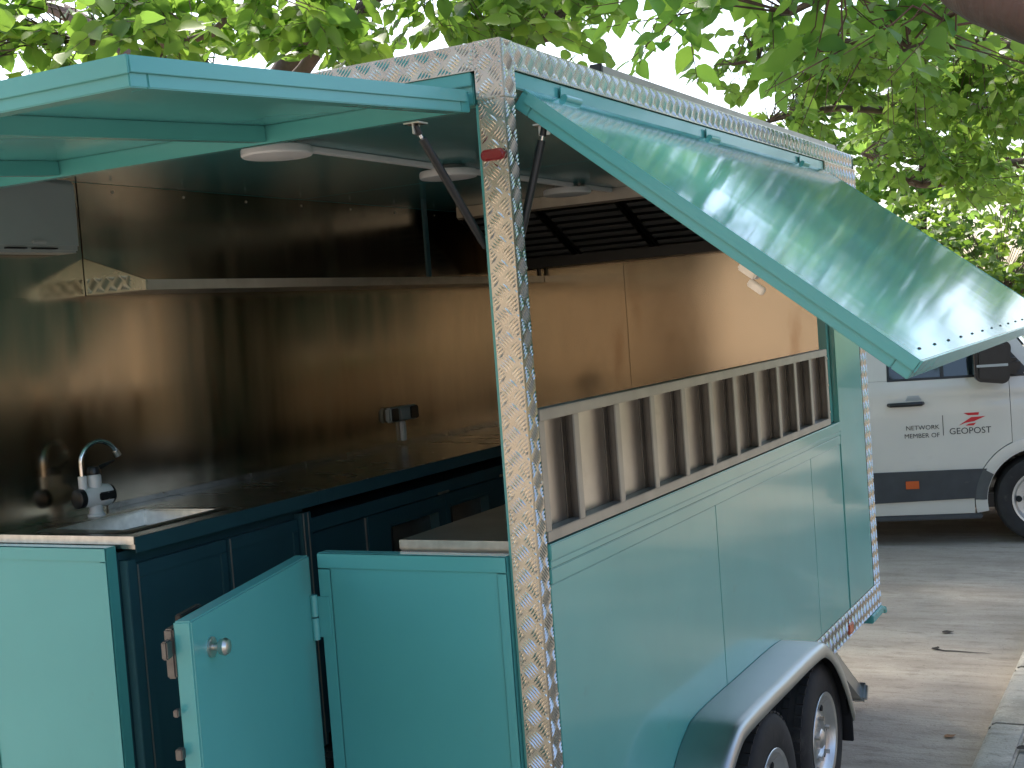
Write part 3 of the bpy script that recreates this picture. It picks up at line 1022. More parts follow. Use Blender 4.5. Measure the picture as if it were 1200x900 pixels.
for i in range(nF):
    xa, xb = hxa+i*fw_, hxa+(i+1)*fw_
    c = Vector(((xa+xb)/2, 0, 0))+(va+vb)/2
    L_ = (vb-va).length
    F = MB().obox(c-sn*.035, (1, 0, 0), sd, sn, fw_/2-.004, L_/2, .002).build('grease_filter', M_dark, EH, 0)
    for sx in (xa+.016, xb-.016):
        MB().obox(Vector((sx, 0, 0))+(va+vb)/2, (1, 0, 0), sd, sn, .012, L_/2, .010).build('filter_frame', M_hood, F, .002)
    for s_ in (.012, L_-.012):
        MB().obox(Vector(((xa+xb)/2, 0, 0))+va+sd*s_, (1, 0, 0), sd, sn, fw_/2-.03, .012, .009).build('filter_frame', M_hood, F, .002)
    for k_ in range(7):
        s_ = .055+k_*(L_-.11)/6
        MB().obox(Vector(((xa+xb)/2, 0, 0))+va+sd*s_, (1, 0, 0), sd, sn, fw_/2-.024, .014, .005).build('filter_slat', M_slat, F, .0015)

# ceiling lights joined by trunking
for i, (x, y, lab) in enumerate(((-1.0, .40, 'round white ceiling light nearest the raised rear flap'), (-1.005, 1.45, 'round white ceiling light left of the corner post'),
                                (-1.05, 2.60, 'round white ceiling light right of the corner post, before the hood'))):
    L0 = thing('ceiling_light', lab, 'ceiling light', (x, y, 2.611), 0, 'round lights on the trailer ceiling')
    MB().lathe([(.055, 2.611-2.611), (.055, -.018), (.0001, -.018)], (x, y, 2.611), 2, 32).build('base', M_greypl, L0)
    MB().lathe([(.09, -.0165), (.106, -.018), (.110, -.024), (.110, -.040), (.106, -.045), (.098, -.046)], (x, y, 2.611), 2, 48).build('housing', M_white, L0)
    MB().lathe([(.0975, -.0455), (.08, -.048), (.0001, -.049)], (x, y, 2.611), 2, 40).build('diffuser', M_white, L0)
for (ya, yb, lab) in ((.46, 1.39, 'white cable trunking between the two lights at the rear flap end'), (1.51, 2.54, 'white cable trunking between the corner-post light and the hood-side light'),
                      (2.66, 2.98, 'short white cable trunking running from the last light to the hood')):
    tag(bx('cable_trunking', (-1.012, ya, 2.592), (-.985, yb, 2.611), M_white, None, .003), lab, 'trunking', 'ceiling cable trunking')

# wall box, socket, cable
WB = thing('wall_box', 'white plastic distribution box high on the far wall above the sink', 'electrical box', (-1.93, .25, 2.35))
bx('housing', (-1.999, .062, 2.352), (-1.90, .44, 2.600), M_wallbox, WB, .008)
bx('cover', (-1.8995, .075, 2.368), (-1.885, .43, 2.588), M_wallbox, WB, .006)
bx('hinge_tab', (-1.97, .4405, 2.45), (-1.91, .453, 2.56), M_wallbox, WB, .003)
bx('vent', (-1.90, .12, 2.362), (-1.8838, .20, 2.366), M_dark, WB, 0)
bx('vent', (-1.90, .23, 2.362), (-1.8838, .33, 2.366), M_dark, WB, 0)
bx('cover_latch', (-1.8848, .22, 2.378), (-1.878, .28, 2.39), M_greypl, WB, .003)
SO = thing('socket_outlet', 'grey double power socket on the far wall with a cable running down', 'socket', (-1.97, 2.52, 1.56))
bx('housing', (-1.9995, 2.39, 1.565), (-1.965, 2.64, 1.636), M_greypl, SO, .008)
bx('cover', (-1.9648, 2.395, 1.570), (-1.957, 2.455, 1.631), M_black, SO, .005)
bx('cover', (-1.9648, 2.463, 1.570), (-1.955, 2.555, 1.631), M_greypl, SO, .005)
bx('cover', (-1.9648, 2.562, 1.570), (-1.957, 2.635, 1.631), M_black, SO, .005)
MB().box((-1.999, 2.512, 1.466), (-1.978, 2.540, 1.561)).build('cable_duct', M_white, SO, .003)

# water heater faucet
FX, FY = -1.905, .415
FA = thing('faucet', 'white instant-heating tap with black end discs and curved chrome spout', 'faucet', (FX, FY, 1.447))
fv = Vector((.12, .99, 0)).normalized()      # body axis along the wall
fn = Vector((.99, -.12, 0)).normalized()
MB().lathe([(.030, 0), (.030, .006), (.024, .012), (.022, .045), (.025, .050)], (FX, FY, 1.446), 2, 24).build('base', M_white, FA)
bc = Vector((FX, FY, 1.515))
bd = MB().tube([bc-fv*.055, bc-fv*.05, bc-fv*.02, bc+fv*.03, bc+fv*.055, bc+fv*.06], [.026, .032, .035, .040, .036, .028], 28)
BD = bd.build('body', M_white, FA)
MB().tube([bc-fv*.078, bc-fv*.074, bc-fv*.054, bc-fv*.050], [.026, .033, .034, .028], 28).build('end_disc', M_black, BD)
MB().tube([bc+fv*.058, bc+fv*.066, bc+fv*.07], [.033, .033, .026], 28).build('end_disc', M_black, BD)
MB().obox(bc+fn*.038+fv*.025+Vector((0, 0, .0)), fv, fn, (0, 0, 1), .034, .004, .014).build('display', M_black, BD, .006)
MB().lathe([(.024, .032), (.024, .085), (.020, .09)], (FX, FY+.003, 1.50), 2, 24).build('neck', M_white, BD)
LV = MB().lathe([(.023, .0), (.024, .012), (.018, .026), (.0001, .03)], (FX, FY+.003, 1.591), 2, 24)
LV.tube([(FX, FY+.01, 1.606), (FX+.01, FY+.05, 1.618), (FX+.018, FY+.085, 1.628)], [.009, .007, .004], 10)
LV.build('lever', M_black, FA)
sb = bc-fv*.045+Vector((0, 0, .03))
MB().tube([sb, sb+Vector((0, 0, .045))], .015, 18).build('spout_collar', M_white, FA)
pa = []
for a in np.linspace(0, math.pi*.86, 22):
    pa.append(sb+Vector((0, 0, .085))+(fv*.995+fn*.10)*(.072*(1-math.cos(a)))+Vector((0, 0, .072*math.sin(a))))
SP = MB().tube([sb+Vector((0, 0, .04))]+pa, .0085, 14).build('spout', M_chrome, FA)
e_ = pa[-1]
t_ = (pa[-1]-pa[-2]).normalized()
MB().tube([e_-t_*.002, e_+t_*.02], [.0115, .012], 14).build('nozzle', M_zinc, SP)


# ------------------------------------------------------------------ delivery van
VH = R(14.0)
VO = Vector((.145+.22*math.cos(VH), 7.783+.22*math.sin(VH), 0))
VN = thing('delivery_van', 'white delivery van with black mirror and grey side moulding parked behind the trailer', 'van', tuple(VO), VH, local=True)
# local frame: x forward from the front axle, y to the left (away from the camera), z up; right side near y=0
WR = .345
VWID = 2.02


def yprof(z, x):
    """inset of the side skin from the y=0 plane"""
    t = 0.0
    if z > 1.28:
        t += .02+(z-1.28)*.16
    elif z > 1.18:
        t += (z-1.18)/.1*.02
    t += .012*math.exp(-((z-1.14)/.035)**2)          # crease by the door handle
    if z < .62:
        t += (.62-z)*.10
    if x > .35:
        t += ((x-.35)/.85)**2*.30
    return t


def ztop(x):
    pts = [(-4.9, 2.42), (-4.6, 2.50), (-3, 2.56), (-1.4, 2.56), (-.85, 2.46), (-.62, 2.30), (-.45, 2.10), (.02, 1.42), (.20, 1.27), (.55, 1.16), (.85, 1.03), (1.0, .85), (1.05, .60)]
    for (a, b), (c, d) in zip(pts, pts[1:]):
        if x <= c:
            return b+(d-b)*max(0, (x-a))/(c-a)
    return pts[-1][1]


def skin(name, xs, zb, zt, m, par, side=0, off=0.0, rows=22, close=.03):
    """sheet between zb(x) and zt(x) following the body side; side 0 right, 1 left"""
    mb = MB()
    vs, fs = [], []
    for x in xs:
        a, b = zb(x), zt(x)
        for j in range(rows+1):
            z = a+(b-a)*j/rows
            y = yprof(z, x)-off
            vs.append((x, y if side == 0 else VWID-y, z))
    n = len(xs)
    for i in range(n-1):
        for j in range(rows):
            fs.append((i*(rows+1)+j, (i+1)*(rows+1)+j, (i+1)*(rows+1)+j+1, i*(rows+1)+j+1))
    N = len(vs)
    s = 1 if side == 0 else -1
    vs2 = [(x, y+s*close, z) for x, y, z in vs]
    vs += vs2
    fs2 = [tuple(i+N for i in f[::-1]) for f in fs]
    rim = [i for i in range(0, rows+1)]+[i*(rows+1)+rows for i in range(1, n)]+[(n-1)*(rows+1)+j for j in range(rows-1, -1, -1)]+[i*(rows+1) for i in range(n-2, 0, -1)]
    fs3 = [(rim[k_], rim[(k_+1) % len(rim)], rim[(k_+1) % len(rim)]+N, rim[k_]+N) for k_ in range(len(rim))]
    mb.add(vs, fs+fs2+fs3)
    return mb.build(name, m, par)


SILL = .250


def arch_z(x, cx, r, lo=SILL):
    d2 = r*r-(x-cx)**2
    return max(lo, WR+math.sqrt(d2)) if d2 > 0 else lo


def xs_between(a, b, cxs, r, n=26):
    s = set(np.linspace(a, b, n))
    for c in cxs:
        for th in np.linspace(0, math.pi, 25):
            v = c-r*math.cos(th)
            if a < v < b:
                s.add(v)
                s.add(v+1e-4 if th == 0 else v)
    return sorted(s)


DX0, DX1 = -1.262, -.200
for side in (0, 1):
    # cargo side
    xs = xs_between(-4.9, DX0-.004, [-3.64], .40, 40)
    skin('cargo_side', xs, lambda x: arch_z(x, -3.64, .40), ztop, M_van, VN, side)
    # front wing, ahead of the door
    xs = xs_between(DX1+.004, 1.05, [0], .40, 30)
    skin('front_wing', xs, lambda x: min(arch_z(x, 0, .40), ztop(x)-.02), lambda x: min(ztop(x), 1.30), M_van, VN, side)
# door (right): lower boundary follows a circle about the wheel
door = skin('front_door', xs_between(DX0, DX1, [0], .495, 34), lambda x: arch_z(x, 0, .495, SILL), lambda x: 1.318, M_van, VN, 0)
door['label'] = 'white front door of the van with lettering'
doorL = skin('front_door', xs_between(DX0, DX1, [0], .495, 34), lambda x: arch_z(x, 0, .495, SILL), lambda x: 1.318, M_van, VN, 1)
# window frame zone above the door (up to the roof) built as pillar pieces and glass
WZ0, WZ1 = 1.322, 2.02


def side_poly(name, poly, m, par, side=0, off=0.0, thick=.02, sub=6):
    """flat polygon in (x,z) laid on the body side"""
    bm = bmesh.new()
    vv = [bm.verts.new((x, 0, z)) for x, z in poly]
    bm.faces.new(vv)
    bmesh.ops.triangulate(bm, faces=bm.faces)
    bmesh.ops.subdivide_edges(bm, edges=bm.edges, cuts=sub, use_grid_fill=True)
    r_ = bmesh.ops.extrude_face_region(bm, geom=bm.faces[:])
    for v in [g for g in r_['geom'] if isinstance(g, bmesh.types.BMVert)]:
        v.co.y = thick
    mb = MB()
    bm.verts.ensure_lookup_table()
    for v in bm.verts:
        y = yprof(v.co.z, v.co.x)-off+v.co.y
        mb.v.append((v.co.x, y if side == 0 else VWID-y, v.co.z))
    for f in bm.faces:
        mb.f.append(tuple(v.index for v in f.verts))
    bm.free()
    return mb.build(name, m, par)


for side, dd in ((0, door), (1, doorL)):
    side_poly('window_frame', [(DX0, 1.32), (-1.095, 1.32), (-1.075, 2.0), (DX0, 2.06)], M_van, dd, side)
    side_poly('window_frame', [(DX0, 2.062), (-1.075, 2.002), (-.60, 2.002), (-.10, 1.322), (.06, 1.322), (-.43, 2.06)], M_van, dd, side)
    g = side_poly('window_pane', [(-1.093, 1.323), (-.105, 1.323), (-.604, 2.0), (-1.073, 2.0)], M_glass, dd, side, -.008, .006)
    side_poly('window_seal', [(-1.100, 1.312), (-.09, 1.312), (-.085, 1.330), (-1.100, 1.330)], M_black, dd, side, .004, .016, 2)
    side_poly('window_seal', [(-1.100, 1.331), (-1.082, 1.331), (-1.064, 2.0), (-1.082, 2.0)], M_black, dd, side, .004, .016, 2)
    side_poly('window_divider', [(-.70, 1.331), (-.672, 1.331), (-.662, 1.99), (-.69, 1.99)], M_black, dd, side, .0, .006, 2)
    side_poly('quarter_trim', [(-.30, 1.331), (-.045, 1.331), (-.30, 1.66)], M_black, dd, side, .012, .02, 3)
# roof skin
rf = MB()
xs = [-4.9, -4.6, -4, -3, -2, -1.4, -.85, -.62, -.45]
ny = 13
vs, fs = [], []
for x in xs:
    z0_ = ztop(x)
    for j in range(ny):
        t = j/(ny-1)
        yi = yprof(z0_, x)
        y = yi+(VWID-2*yi)*t
        vs.append((x, y, z0_+.07*(1-(2*t-1)**4)-.0))
for i in range(len(xs)-1):
    for j in range(ny-1):
        fs.append((i*ny+j, i*ny+j+1, (i+1)*ny+j+1, (i+1)*ny+j))
rf.add(vs, fs).build('roof', M_van, VN)


def xpatch(name, xs, m, zoff=0.0, bulge=.06):
    mb = MB()
    vs, fs = [], []
    for x in xs:
        z0_ = ztop(x)+zoff
        for j in range(ny):
            t = j/(ny-1)
            yi = yprof(z0_, x)
            b_ = (1-(2*t-1)**2)
            vs.append((x+.10*b_, yi+(VWID-2*yi)*t, z0_+bulge*b_))
    for i in range(len(xs)-1):
        for j in range(ny-1):
            fs.append((i*ny+j, i*ny+j+1, (i+1)*ny+j+1, (i+1)*ny+j))
    return mb.add(vs, fs).build(name, m, VN)


xpatch('windscreen', [-.45, -.3, -.15, .02, .12], M_glass, -.004)
xpatch('bonnet', [.12, .20, .35, .55, .7, .85], M_van)
xpatch('grille', [.85, .93, 1.0, 1.05], M_black, -.005)
bx('front_bumper', (.86, .12, .24), (1.14, VWID-.12, .60), M_vandark, VN, .05)
for y in (.20, VWID-.46):
    bx('headlight', (.86, y, .72), (1.04, y+.26, .93), M_white, VN, .04)
bx('rear_wall', (-4.93, .16, .40), (-4.895, VWID-.16, 2.50), M_van, VN, .01)
bx('underbody', (-4.8, .10, .28), (.9, VWID-.10, .40), M_black, VN, .01)
bx('inner_shell', (-4.86, .09, .41), (DX0-.1, VWID-.09, 1.3), M_black, VN, .01)
bx('seat', (-1.05, .25, .5), (-.55, .75, 1.05), M_black, VN, .06)
bx('seat', (-1.20, .25, 1.0), (-1.0, .75, 1.75), M_black, VN, .06)
bx('dashboard', (-.35, .15, .9), (.1, VWID-.15, 1.28), M_black, VN, .05)
bx('bulkhead', (-1.32, .12, .5), (-1.30, VWID-.12, 2.4), M_greypl, VN, .005)
for side in (0, 1):
    # wheel arch lip rings, moulding and sills
    for cx in (0.0, -3.64):
        a0, a1 = (R(-8), R(188))
        ring = MB()
        vs, fs = [], []
        th = np.linspace(R(-11), R(178), 44)
        for t in th:
            for r_, o_ in ((.395, .028), (.40, -.012), (.43, -.020), (.488, -.008), (.491, .02)):
                x = cx-r_*math.cos(t)
                z = WR+r_*math.sin(t)
                y = yprof(z, x)+o_
                vs.append((x, y if side == 0 else VWID-y, z))
        m = 5
        for i in range(len(th)-1):
            for j in range(m-1):
                fs.append((i*m+j, i*m+j+1, (i+1)*m+j+1, (i+1)*m+j))
        ring.add(vs, fs).build('wheel_arch', M_van, VN)
    side_poly('side_moulding', [(DX0+.004, .352), (-.445, .370), (-.425, .47), (-.400, .53), (-.375, .600), (DX0+.004, .600)], M_vandark, door if side == 0 else doorL, side, .012, .012, 3)
    side_poly('side_moulding', [(-3.16, .350), (DX0-.006, .350), (DX0-.006, .600), (-3.22, .600)], M_vandark, VN, side, .012, .012, 3)
    amv, amf = [], []
    tt = np.linspace(R(1.5), R(31), 9)
    for t in tt:
        for r_, o_ in ((.402, .01), (.404, -.016), (.43, -.024), (.488, -.013), (.494, .01)):
            x, z = -r_*math.cos(t), WR+r_*math.sin(t)
            y = yprof(z, x)+o_
            amv.append((x, y if side == 0 else VWID-y, z))
    for i in range(len(tt)-1):
        for j in range(4):
            amf.append((i*5+j, i*5+j+1, (i+1)*5+j+1, (i+1)*5+j))
    MB().add(amv, amf).build('arch_moulding', M_vandark2, VN)
    s = 1 if side == 0 else -1
    yy = .055 if side == 0 else VWID-.055
    bx('sill', (-3.2, yy-.03, .205), (-.44, yy+.03, .2475), M_vandark, VN, .01)
side_poly('side_marker', [(-1.005, .462), (-.905, .462), (-.905, .524), (-1.005, .524)], M_amber, door, 0, .020, .008, 2)
# door handle
side_poly('handle_recess', [(-1.00+.03, 1.12), (-.90+.03, 1.12), (-.88+.03, 1.16), (-.90+.03, 1.195), (-.98+.03, 1.195), (-1.00+.03, 1.16)], M_greypl, door, 0, .003, .004, 3)
hd = MB().tube([(-1.10, .005, 1.130), (-1.085, -.030, 1.130), (-1.0, -.038, 1.131), (-.90, -.038, 1.132), (-.855, -.030, 1.132), (-.84, .005, 1.132)], [.014, .017, .018, .018, .018, .014], 12)
hd.build('door_handle', M_black, door)
# mirror
mo = []
for (cx_, cz_, r_, a0) in ((-.255, 1.535, .055, 0), (-.40, 1.540, .060, 90), (-.415, 1.335, .050, 180), (-.275, 1.325, .058, 270)):
    for a in np.linspace(a0, a0+90, 8):
        mo.append((cx_+r_*math.cos(R(a)), cz_+r_*math.sin(R(a))))
MR = MB().prism(mo, (-.260, -.090), 1).build('mirror', M_black, VN, .028, seg=4)
bx('indicator_strip', (-.455, -.2635, 1.400), (-.23, -.255, 1.420), M_greypl, MR, .002)
bx('mirror_arm', (-.30, -.12, 1.325), (-.12, .06, 1.45), M_black, MR, .03)
bx('mirror_glass', (-.470, -.235, 1.34), (-.4645, -.115, 1.53), M_glass, MR, .002)
# van wheels: axle across the van (local y) - built around x then turned
def van_wheel(cx, cy, sg):
    W = bpy.data.objects.new('wheel', None)
    COL.objects.link(W)
    W.parent = VN
    W.location = (cx, cy, WR)
    W.rotation_euler = (0, 0, R(-90)*sg)
    OFF[W.name] = np.zeros(3)
    r, rr, h = WR-.002, .215, .115
    prof = [(rr-.004, -h*.86), (rr+.02, -h*.98), (r-.05, -h), (r-.018, -h*.93), (r, -h*.55), (r, h*.55), (r-.018, h*.93), (r-.05, h), (rr+.02, h*.98), (rr-.004, h*.86)]
    MB().lathe(prof, (0, 0, 0), 0, 56, False).build('tyre', M_tyre, W)
    rim = [(rr, -h*.9), (rr-.02, 0), (rr-.006, h*.82), (rr+.008, h*.97), (rr-.008, h*.95), (rr-.03, h*.6), (rr*.62, h*.55), (rr*.52, h*.8), (rr*.36, h*.8), (rr*.3, h*.95), (.0001, h*.97)]
    MB().lathe(rim, (0, 0, 0), 0, 44, False).build('rim', M_rim, W)
    for k_ in range(6):
        a = 2*math.pi*k_/6
        p = Vector((h*.6, math.cos(a)*rr*.78, math.sin(a)*rr*.78))
        MB().tube([p-Vector((.02, 0, 0)), p+Vector((.012, 0, 0))], .024, 12).build('vent_hole', M_dark, W)


for cx in (0.0, -3.64):
    van_wheel(cx, .125, 1)
    van_wheel(cx, VWID-.125, -1)
    for yy in (.02, VWID-.30):
        mb = MB()
        vs, fs = [], []
        for t in np.linspace(0, math.pi, 20):
            for y in (yy, yy+.28):
                vs.append((cx-.415*math.cos(t), y+.02, WR+.415*math.sin(t)))
        for i in range(19):
            fs.append((2*i, 2*i+1, 2*i+3, 2*i+2))
        mb.add(vs, fs).build('inner_arch', M_black, VN)

# lettering on the door
def lettering(txt, x, z, h, m, par, align='LEFT', thick=.0008):
    cu = bpy.data.curves.new('lettering', 'FONT')
    cu.body = txt
    cu.size = h*1.4
    cu.align_x = align
    cu.extrude = .0004
    cu.resolution_u = 3
    to = bpy.data.objects.new('tmp_text', cu)
    COL.objects.link(to)
    bpy.context.view_layer.update()
    dg = bpy.context.evaluated_depsgraph_get()
    me = bpy.data.meshes.new_from_object(to.evaluated_get(dg))
    COL.objects.unlink(to)
    bpy.data.objects.remove(to)
    mb = MB()
    for v in me.vertices:
        X, Z = x+v.co.x, z+v.co.y
        mb.v.append((X, yprof(Z, X)-.0018-v.co.z, Z))
    mb.f = [tuple(p.vertices) for p in me.polygons]
    return mb.build('lettering', m, par, smooth=False, recalc=False)


lettering('NETWORK', -.728, .925, .036, M_ink, door, 'RIGHT')
lettering('MEMBER OF', -.728, .862, .036, M_ink, door, 'RIGHT')
side_poly('divider_line', [(-.703, .872), (-.6985, .872), (-.6985, 1.03), (-.703, 1.03)], M_ink, door, 0, .0025, .003, 1)
lettering('GEOPOST', -.658, .878, .050, M_ink, door, 'LEFT')
for poly in ([(-.545, 1.040), (-.43, 1.040), (-.435, 1.020), (-.51, 1.020)],
             [(-.585, .943), (-.49, 1.005), (-.385, 1.008), (-.47, .972), (-.535, .962)],
             [(-.51, .955), (-.455, .960), (-.475, .940), (-.535, .940)]):
    side_poly('emblem', poly, M_logo, door, 0, .0025, .003, 1)


# ------------------------------------------------------------------ white car beyond the van
def parked_car(name, label, loc, rz):
    t = thing(name, label, 'car', loc, rz, local=True)
    prof = [(-2.1, .30), (-2.15, .62), (-2.05, .95), (-1.5, 1.0), (1.0, .92), (1.95, .72), (2.05, .50), (2.0, .30)]
    MB().prism(prof, (-.86, .86), 1).build('body', M_van, t, .07, seg=3)
    cab = MB()
    lo = [(-1.75, -.80, .98), (1.05, -.80, .92), (1.05, .80, .92), (-1.75, .80, .98)]
    hi = [(-1.20, -.62, 1.46), (.15, -.62, 1.48), (.15, .62, 1.48), (-1.20, .62, 1.46)]
    cab.add(lo+hi, [(0, 1, 5, 4), (1, 2, 6, 5), (2, 3, 7, 6), (3, 0, 4, 7), (4, 5, 6, 7), (3, 2, 1, 0)])
    cab.build('cabin_glass', M_glass, t, .05)
    bx('roof', (-1.25, -.63, 1.465), (.2, .63, 1.505), M_van, t, .015)
    for a, b in zip((lo[0], lo[1], lo[2], lo[3]), (hi[0], hi[1], hi[2], hi[3])):
        MB().tube([a, b], .04, 8).build('pillar', M_van, t)
    for x in (-1.3, 1.3):
        for y in (-.80, .80):
            MB().lathe([(.16, -.1), (.31, -.1), (.33, -.07), (.33, .07), (.31, .1), (.16, .1)], (x, y, .33), 1, 32).build('tyre', M_tyre, t)
            MB().lathe([(.0001, -.09), (.10, -.085), (.20, -.10), (.20, .10), (.10, .085), (.0001, .09)], (x, y, .33), 1, 24).build('rim', M_rim, t)
    for y in (-.62, .62):
        bx('headlight', (1.80, y-.18, .60), (2.03, y+.18, .74), M_white, t, .03)
    return t


p0 = CAM+FW*13.6+RT*5.9
parked_car('parked_car', 'white car just showing beyond the nose of the delivery van', (p0[0], p0[1], 0), R(200))

# ------------------------------------------------------------------ beige building added out of view for warm reflections
BL = thing('unseen_building', 'unseen beige house added behind the viewer for warm reflections', 'unseen_building', (-3.0, -15.0, 0))
bx('wall', (-14, -20, 0), (9, -14, 6.2), M_beige, BL, .02)
bx('roof', (-14.4, -20.4, 6.2), (9.4, -13.5, 6.5), M_roof, BL, .03)
for zf in (1.0, 3.9):
    for x in (-12, -8.5, -5, -1.5, 2, 5.5):
        wnd = bx('window', (x, -14.0, zf), (x+1.3, -13.96, zf+1.4), M_white, BL, .01)
        bx('pane', (x+.08, -13.959, zf+.08), (x+1.22, -13.95, zf+1.32), M_glass, wnd, .005)
B2 = thing('unseen_building', 'unseen brown house added on the right for warm reflections and bounce', 'unseen_building', (13.0, 9.0, .11))  # second unseen house, added for brown reflections and warm bounce light
bx('wall', (13, -8, 0), (18, 28, 3.6), M_brownwall, B2, .02)
bx('roof', (12.6, -8.4, 3.6), (18.4, 28.4, 3.9), M_roof, B2, .03)
for y in (-5, -1, 3, 7, 11, 15, 19):
    wnd = bx('window', (12.96, y, 1.2), (13.0, y+1.2, 2.6), M_white, B2, .01)
    bx('pane', (12.95, y+.08, 1.28), (12.959, y+1.12, 2.52), M_glass, wnd, .003)

# ------------------------------------------------------------------ trees
def leaf_template(full=True, fold=.10, droop=.16, wid=.36):
    if full:
        us = (.05, .20, .40, .62, .80, .92)
        hw = (.40, .88, 1.0, .76, .42, .15)
        cz = lambda u: -droop*u*u
        v = [(0, 0, 0), (1.0, 0, -droop)]
        v += [(u, 0, cz(u)-.02) for u in us[1:5]]                                   # midrib 2..5
        v += [(u-.03*(k_ == 0), wid*h_, cz(u)+fold*h_*.6+.02*(-1)**k_*.6) for k_, (u, h_) in enumerate(zip(us, hw))]     # 6..11
        v += [(u-.03*(k_ == 0), -wid*h_, cz(u)+fold*h_*.6-.02*(-1)**k_*.6) for k_, (u, h_) in enumerate(zip(us, hw))]    # 12..17
        v = np.array(v)
        f = []
        for o_, fl in ((6, False), (12, True)):
            q_ = [(0, 2, o_+1, o_), (2, 3, o_+2, o_+1), (3, 4, o_+3, o_+2), (4, 5, o_+4, o_+3), (5, 1, o_+5, o_+4)]
            f += [x[::-1] for x in q_] if fl else q_
    else:
        v = np.array([(0, 0, 0), (.38, wid, fold*.6), (1.0, 0, -droop), (.38, -wid, fold*.6)])
        f = [(0, 2, 1), (0, 3, 2)]
    return v, f


TEM = {k_: leaf_template(k_) for k_ in (True, False)}


def leaf_frames(pos, axis, nrm):
    """orthonormal frames: columns axis, side, normal"""
    a = axis/np.linalg.norm(axis, axis=1, keepdims=True)
    n = nrm-(nrm*a).sum(1, keepdims=True)*a
    n = n/np.maximum(np.linalg.norm(n, axis=1, keepdims=True), 1e-6)
    s = np.cross(n, a)
    return a, s, n


def leaf_mesh(name, pos, a, s, n, size, tint, full, m):
    v, f = TEM[full]
    N, K = len(pos), len(v)
    P = pos[:, None, :]+size[:, None, None]*(v[None, :, 0, None]*a[:, None, :]+v[None, :, 1, None]*s[:, None, :]+v[None, :, 2, None]*n[:, None, :])
    P = P.reshape(-1, 3)
    loops, starts, tots = [], [], []
    base = np.concatenate([np.array(x) for x in f])
    lt = np.array([len(x) for x in f])
    L = len(base)
    li = (base[None, :]+(np.arange(N)*K)[:, None]).reshape(-1)
    ls = (np.concatenate([[0], np.cumsum(lt)[:-1]])[None, :]+(np.arange(N)*L)[:, None]).reshape(-1)
    me = bpy.data.meshes.new(name)
    me.vertices.add(len(P))
    me.vertices.foreach_set('co', P.astype(np.float32).reshape(-1))
    me.loops.add(len(li))
    me.loops.foreach_set('vertex_index', li.astype(np.int32))
    me.polygons.add(len(ls))
    me.polygons.foreach_set('loop_start', ls.astype(np.int32))
    me.polygons.foreach_set('loop_total', np.tile(lt, N).astype(np.int32))
    me.update(calc_edges=True)
    at = me.attributes.new('tint', 'FLOAT', 'POINT')
    at.data.foreach_set('value', np.repeat(tint, K).astype(np.float32))
    me.shade_smooth()
    me.materials.append(m)
    return me


LEAFMESH = {}


def leaf_shared(m, k_):
    key = (m.name, k_)
    if key not in LEAFMESH:
        LEAFMESH[key] = leaf_mesh('leaf', np.zeros((1, 3)), np.array([[1., 0, 0]]), np.array([[0, 1., 0]]), np.array([[0, 0, 1.]]), np.ones(1), np.array([.1+.2*k_]), True, m)
    return LEAFMESH[key]


def in_keepout(P):
    x, y, z = P[:, 0], P[:, 1], P[:, 2]
    box = (x > -2.5) & (x < 1.35) & (y > -1.7) & (y < 4.2) & (z < 2.95)
    van = (x > -5.2) & (x < 1.9) & (y > 5.9) & (y < 10.6) & (z < 2.8)
    u, v, D = pix(P)
    near = (D > 0) & (D < 3.2) & (u > -150) & (u < 1350) & (v > -60)
    # nothing hangs between the camera and the trailer or the van
    d2 = P-CAM
    front = (D > 0) & (D < 9.0) & (u > -80) & (u < 1260) & (v > np.interp(u, [-80, 0, 150, 345, 570, 700, 800, 1000, 1100, 1260], [100, 112, 90, 90, 60, 75, 105, 150, 190, 200]))
    return box | van | near | front


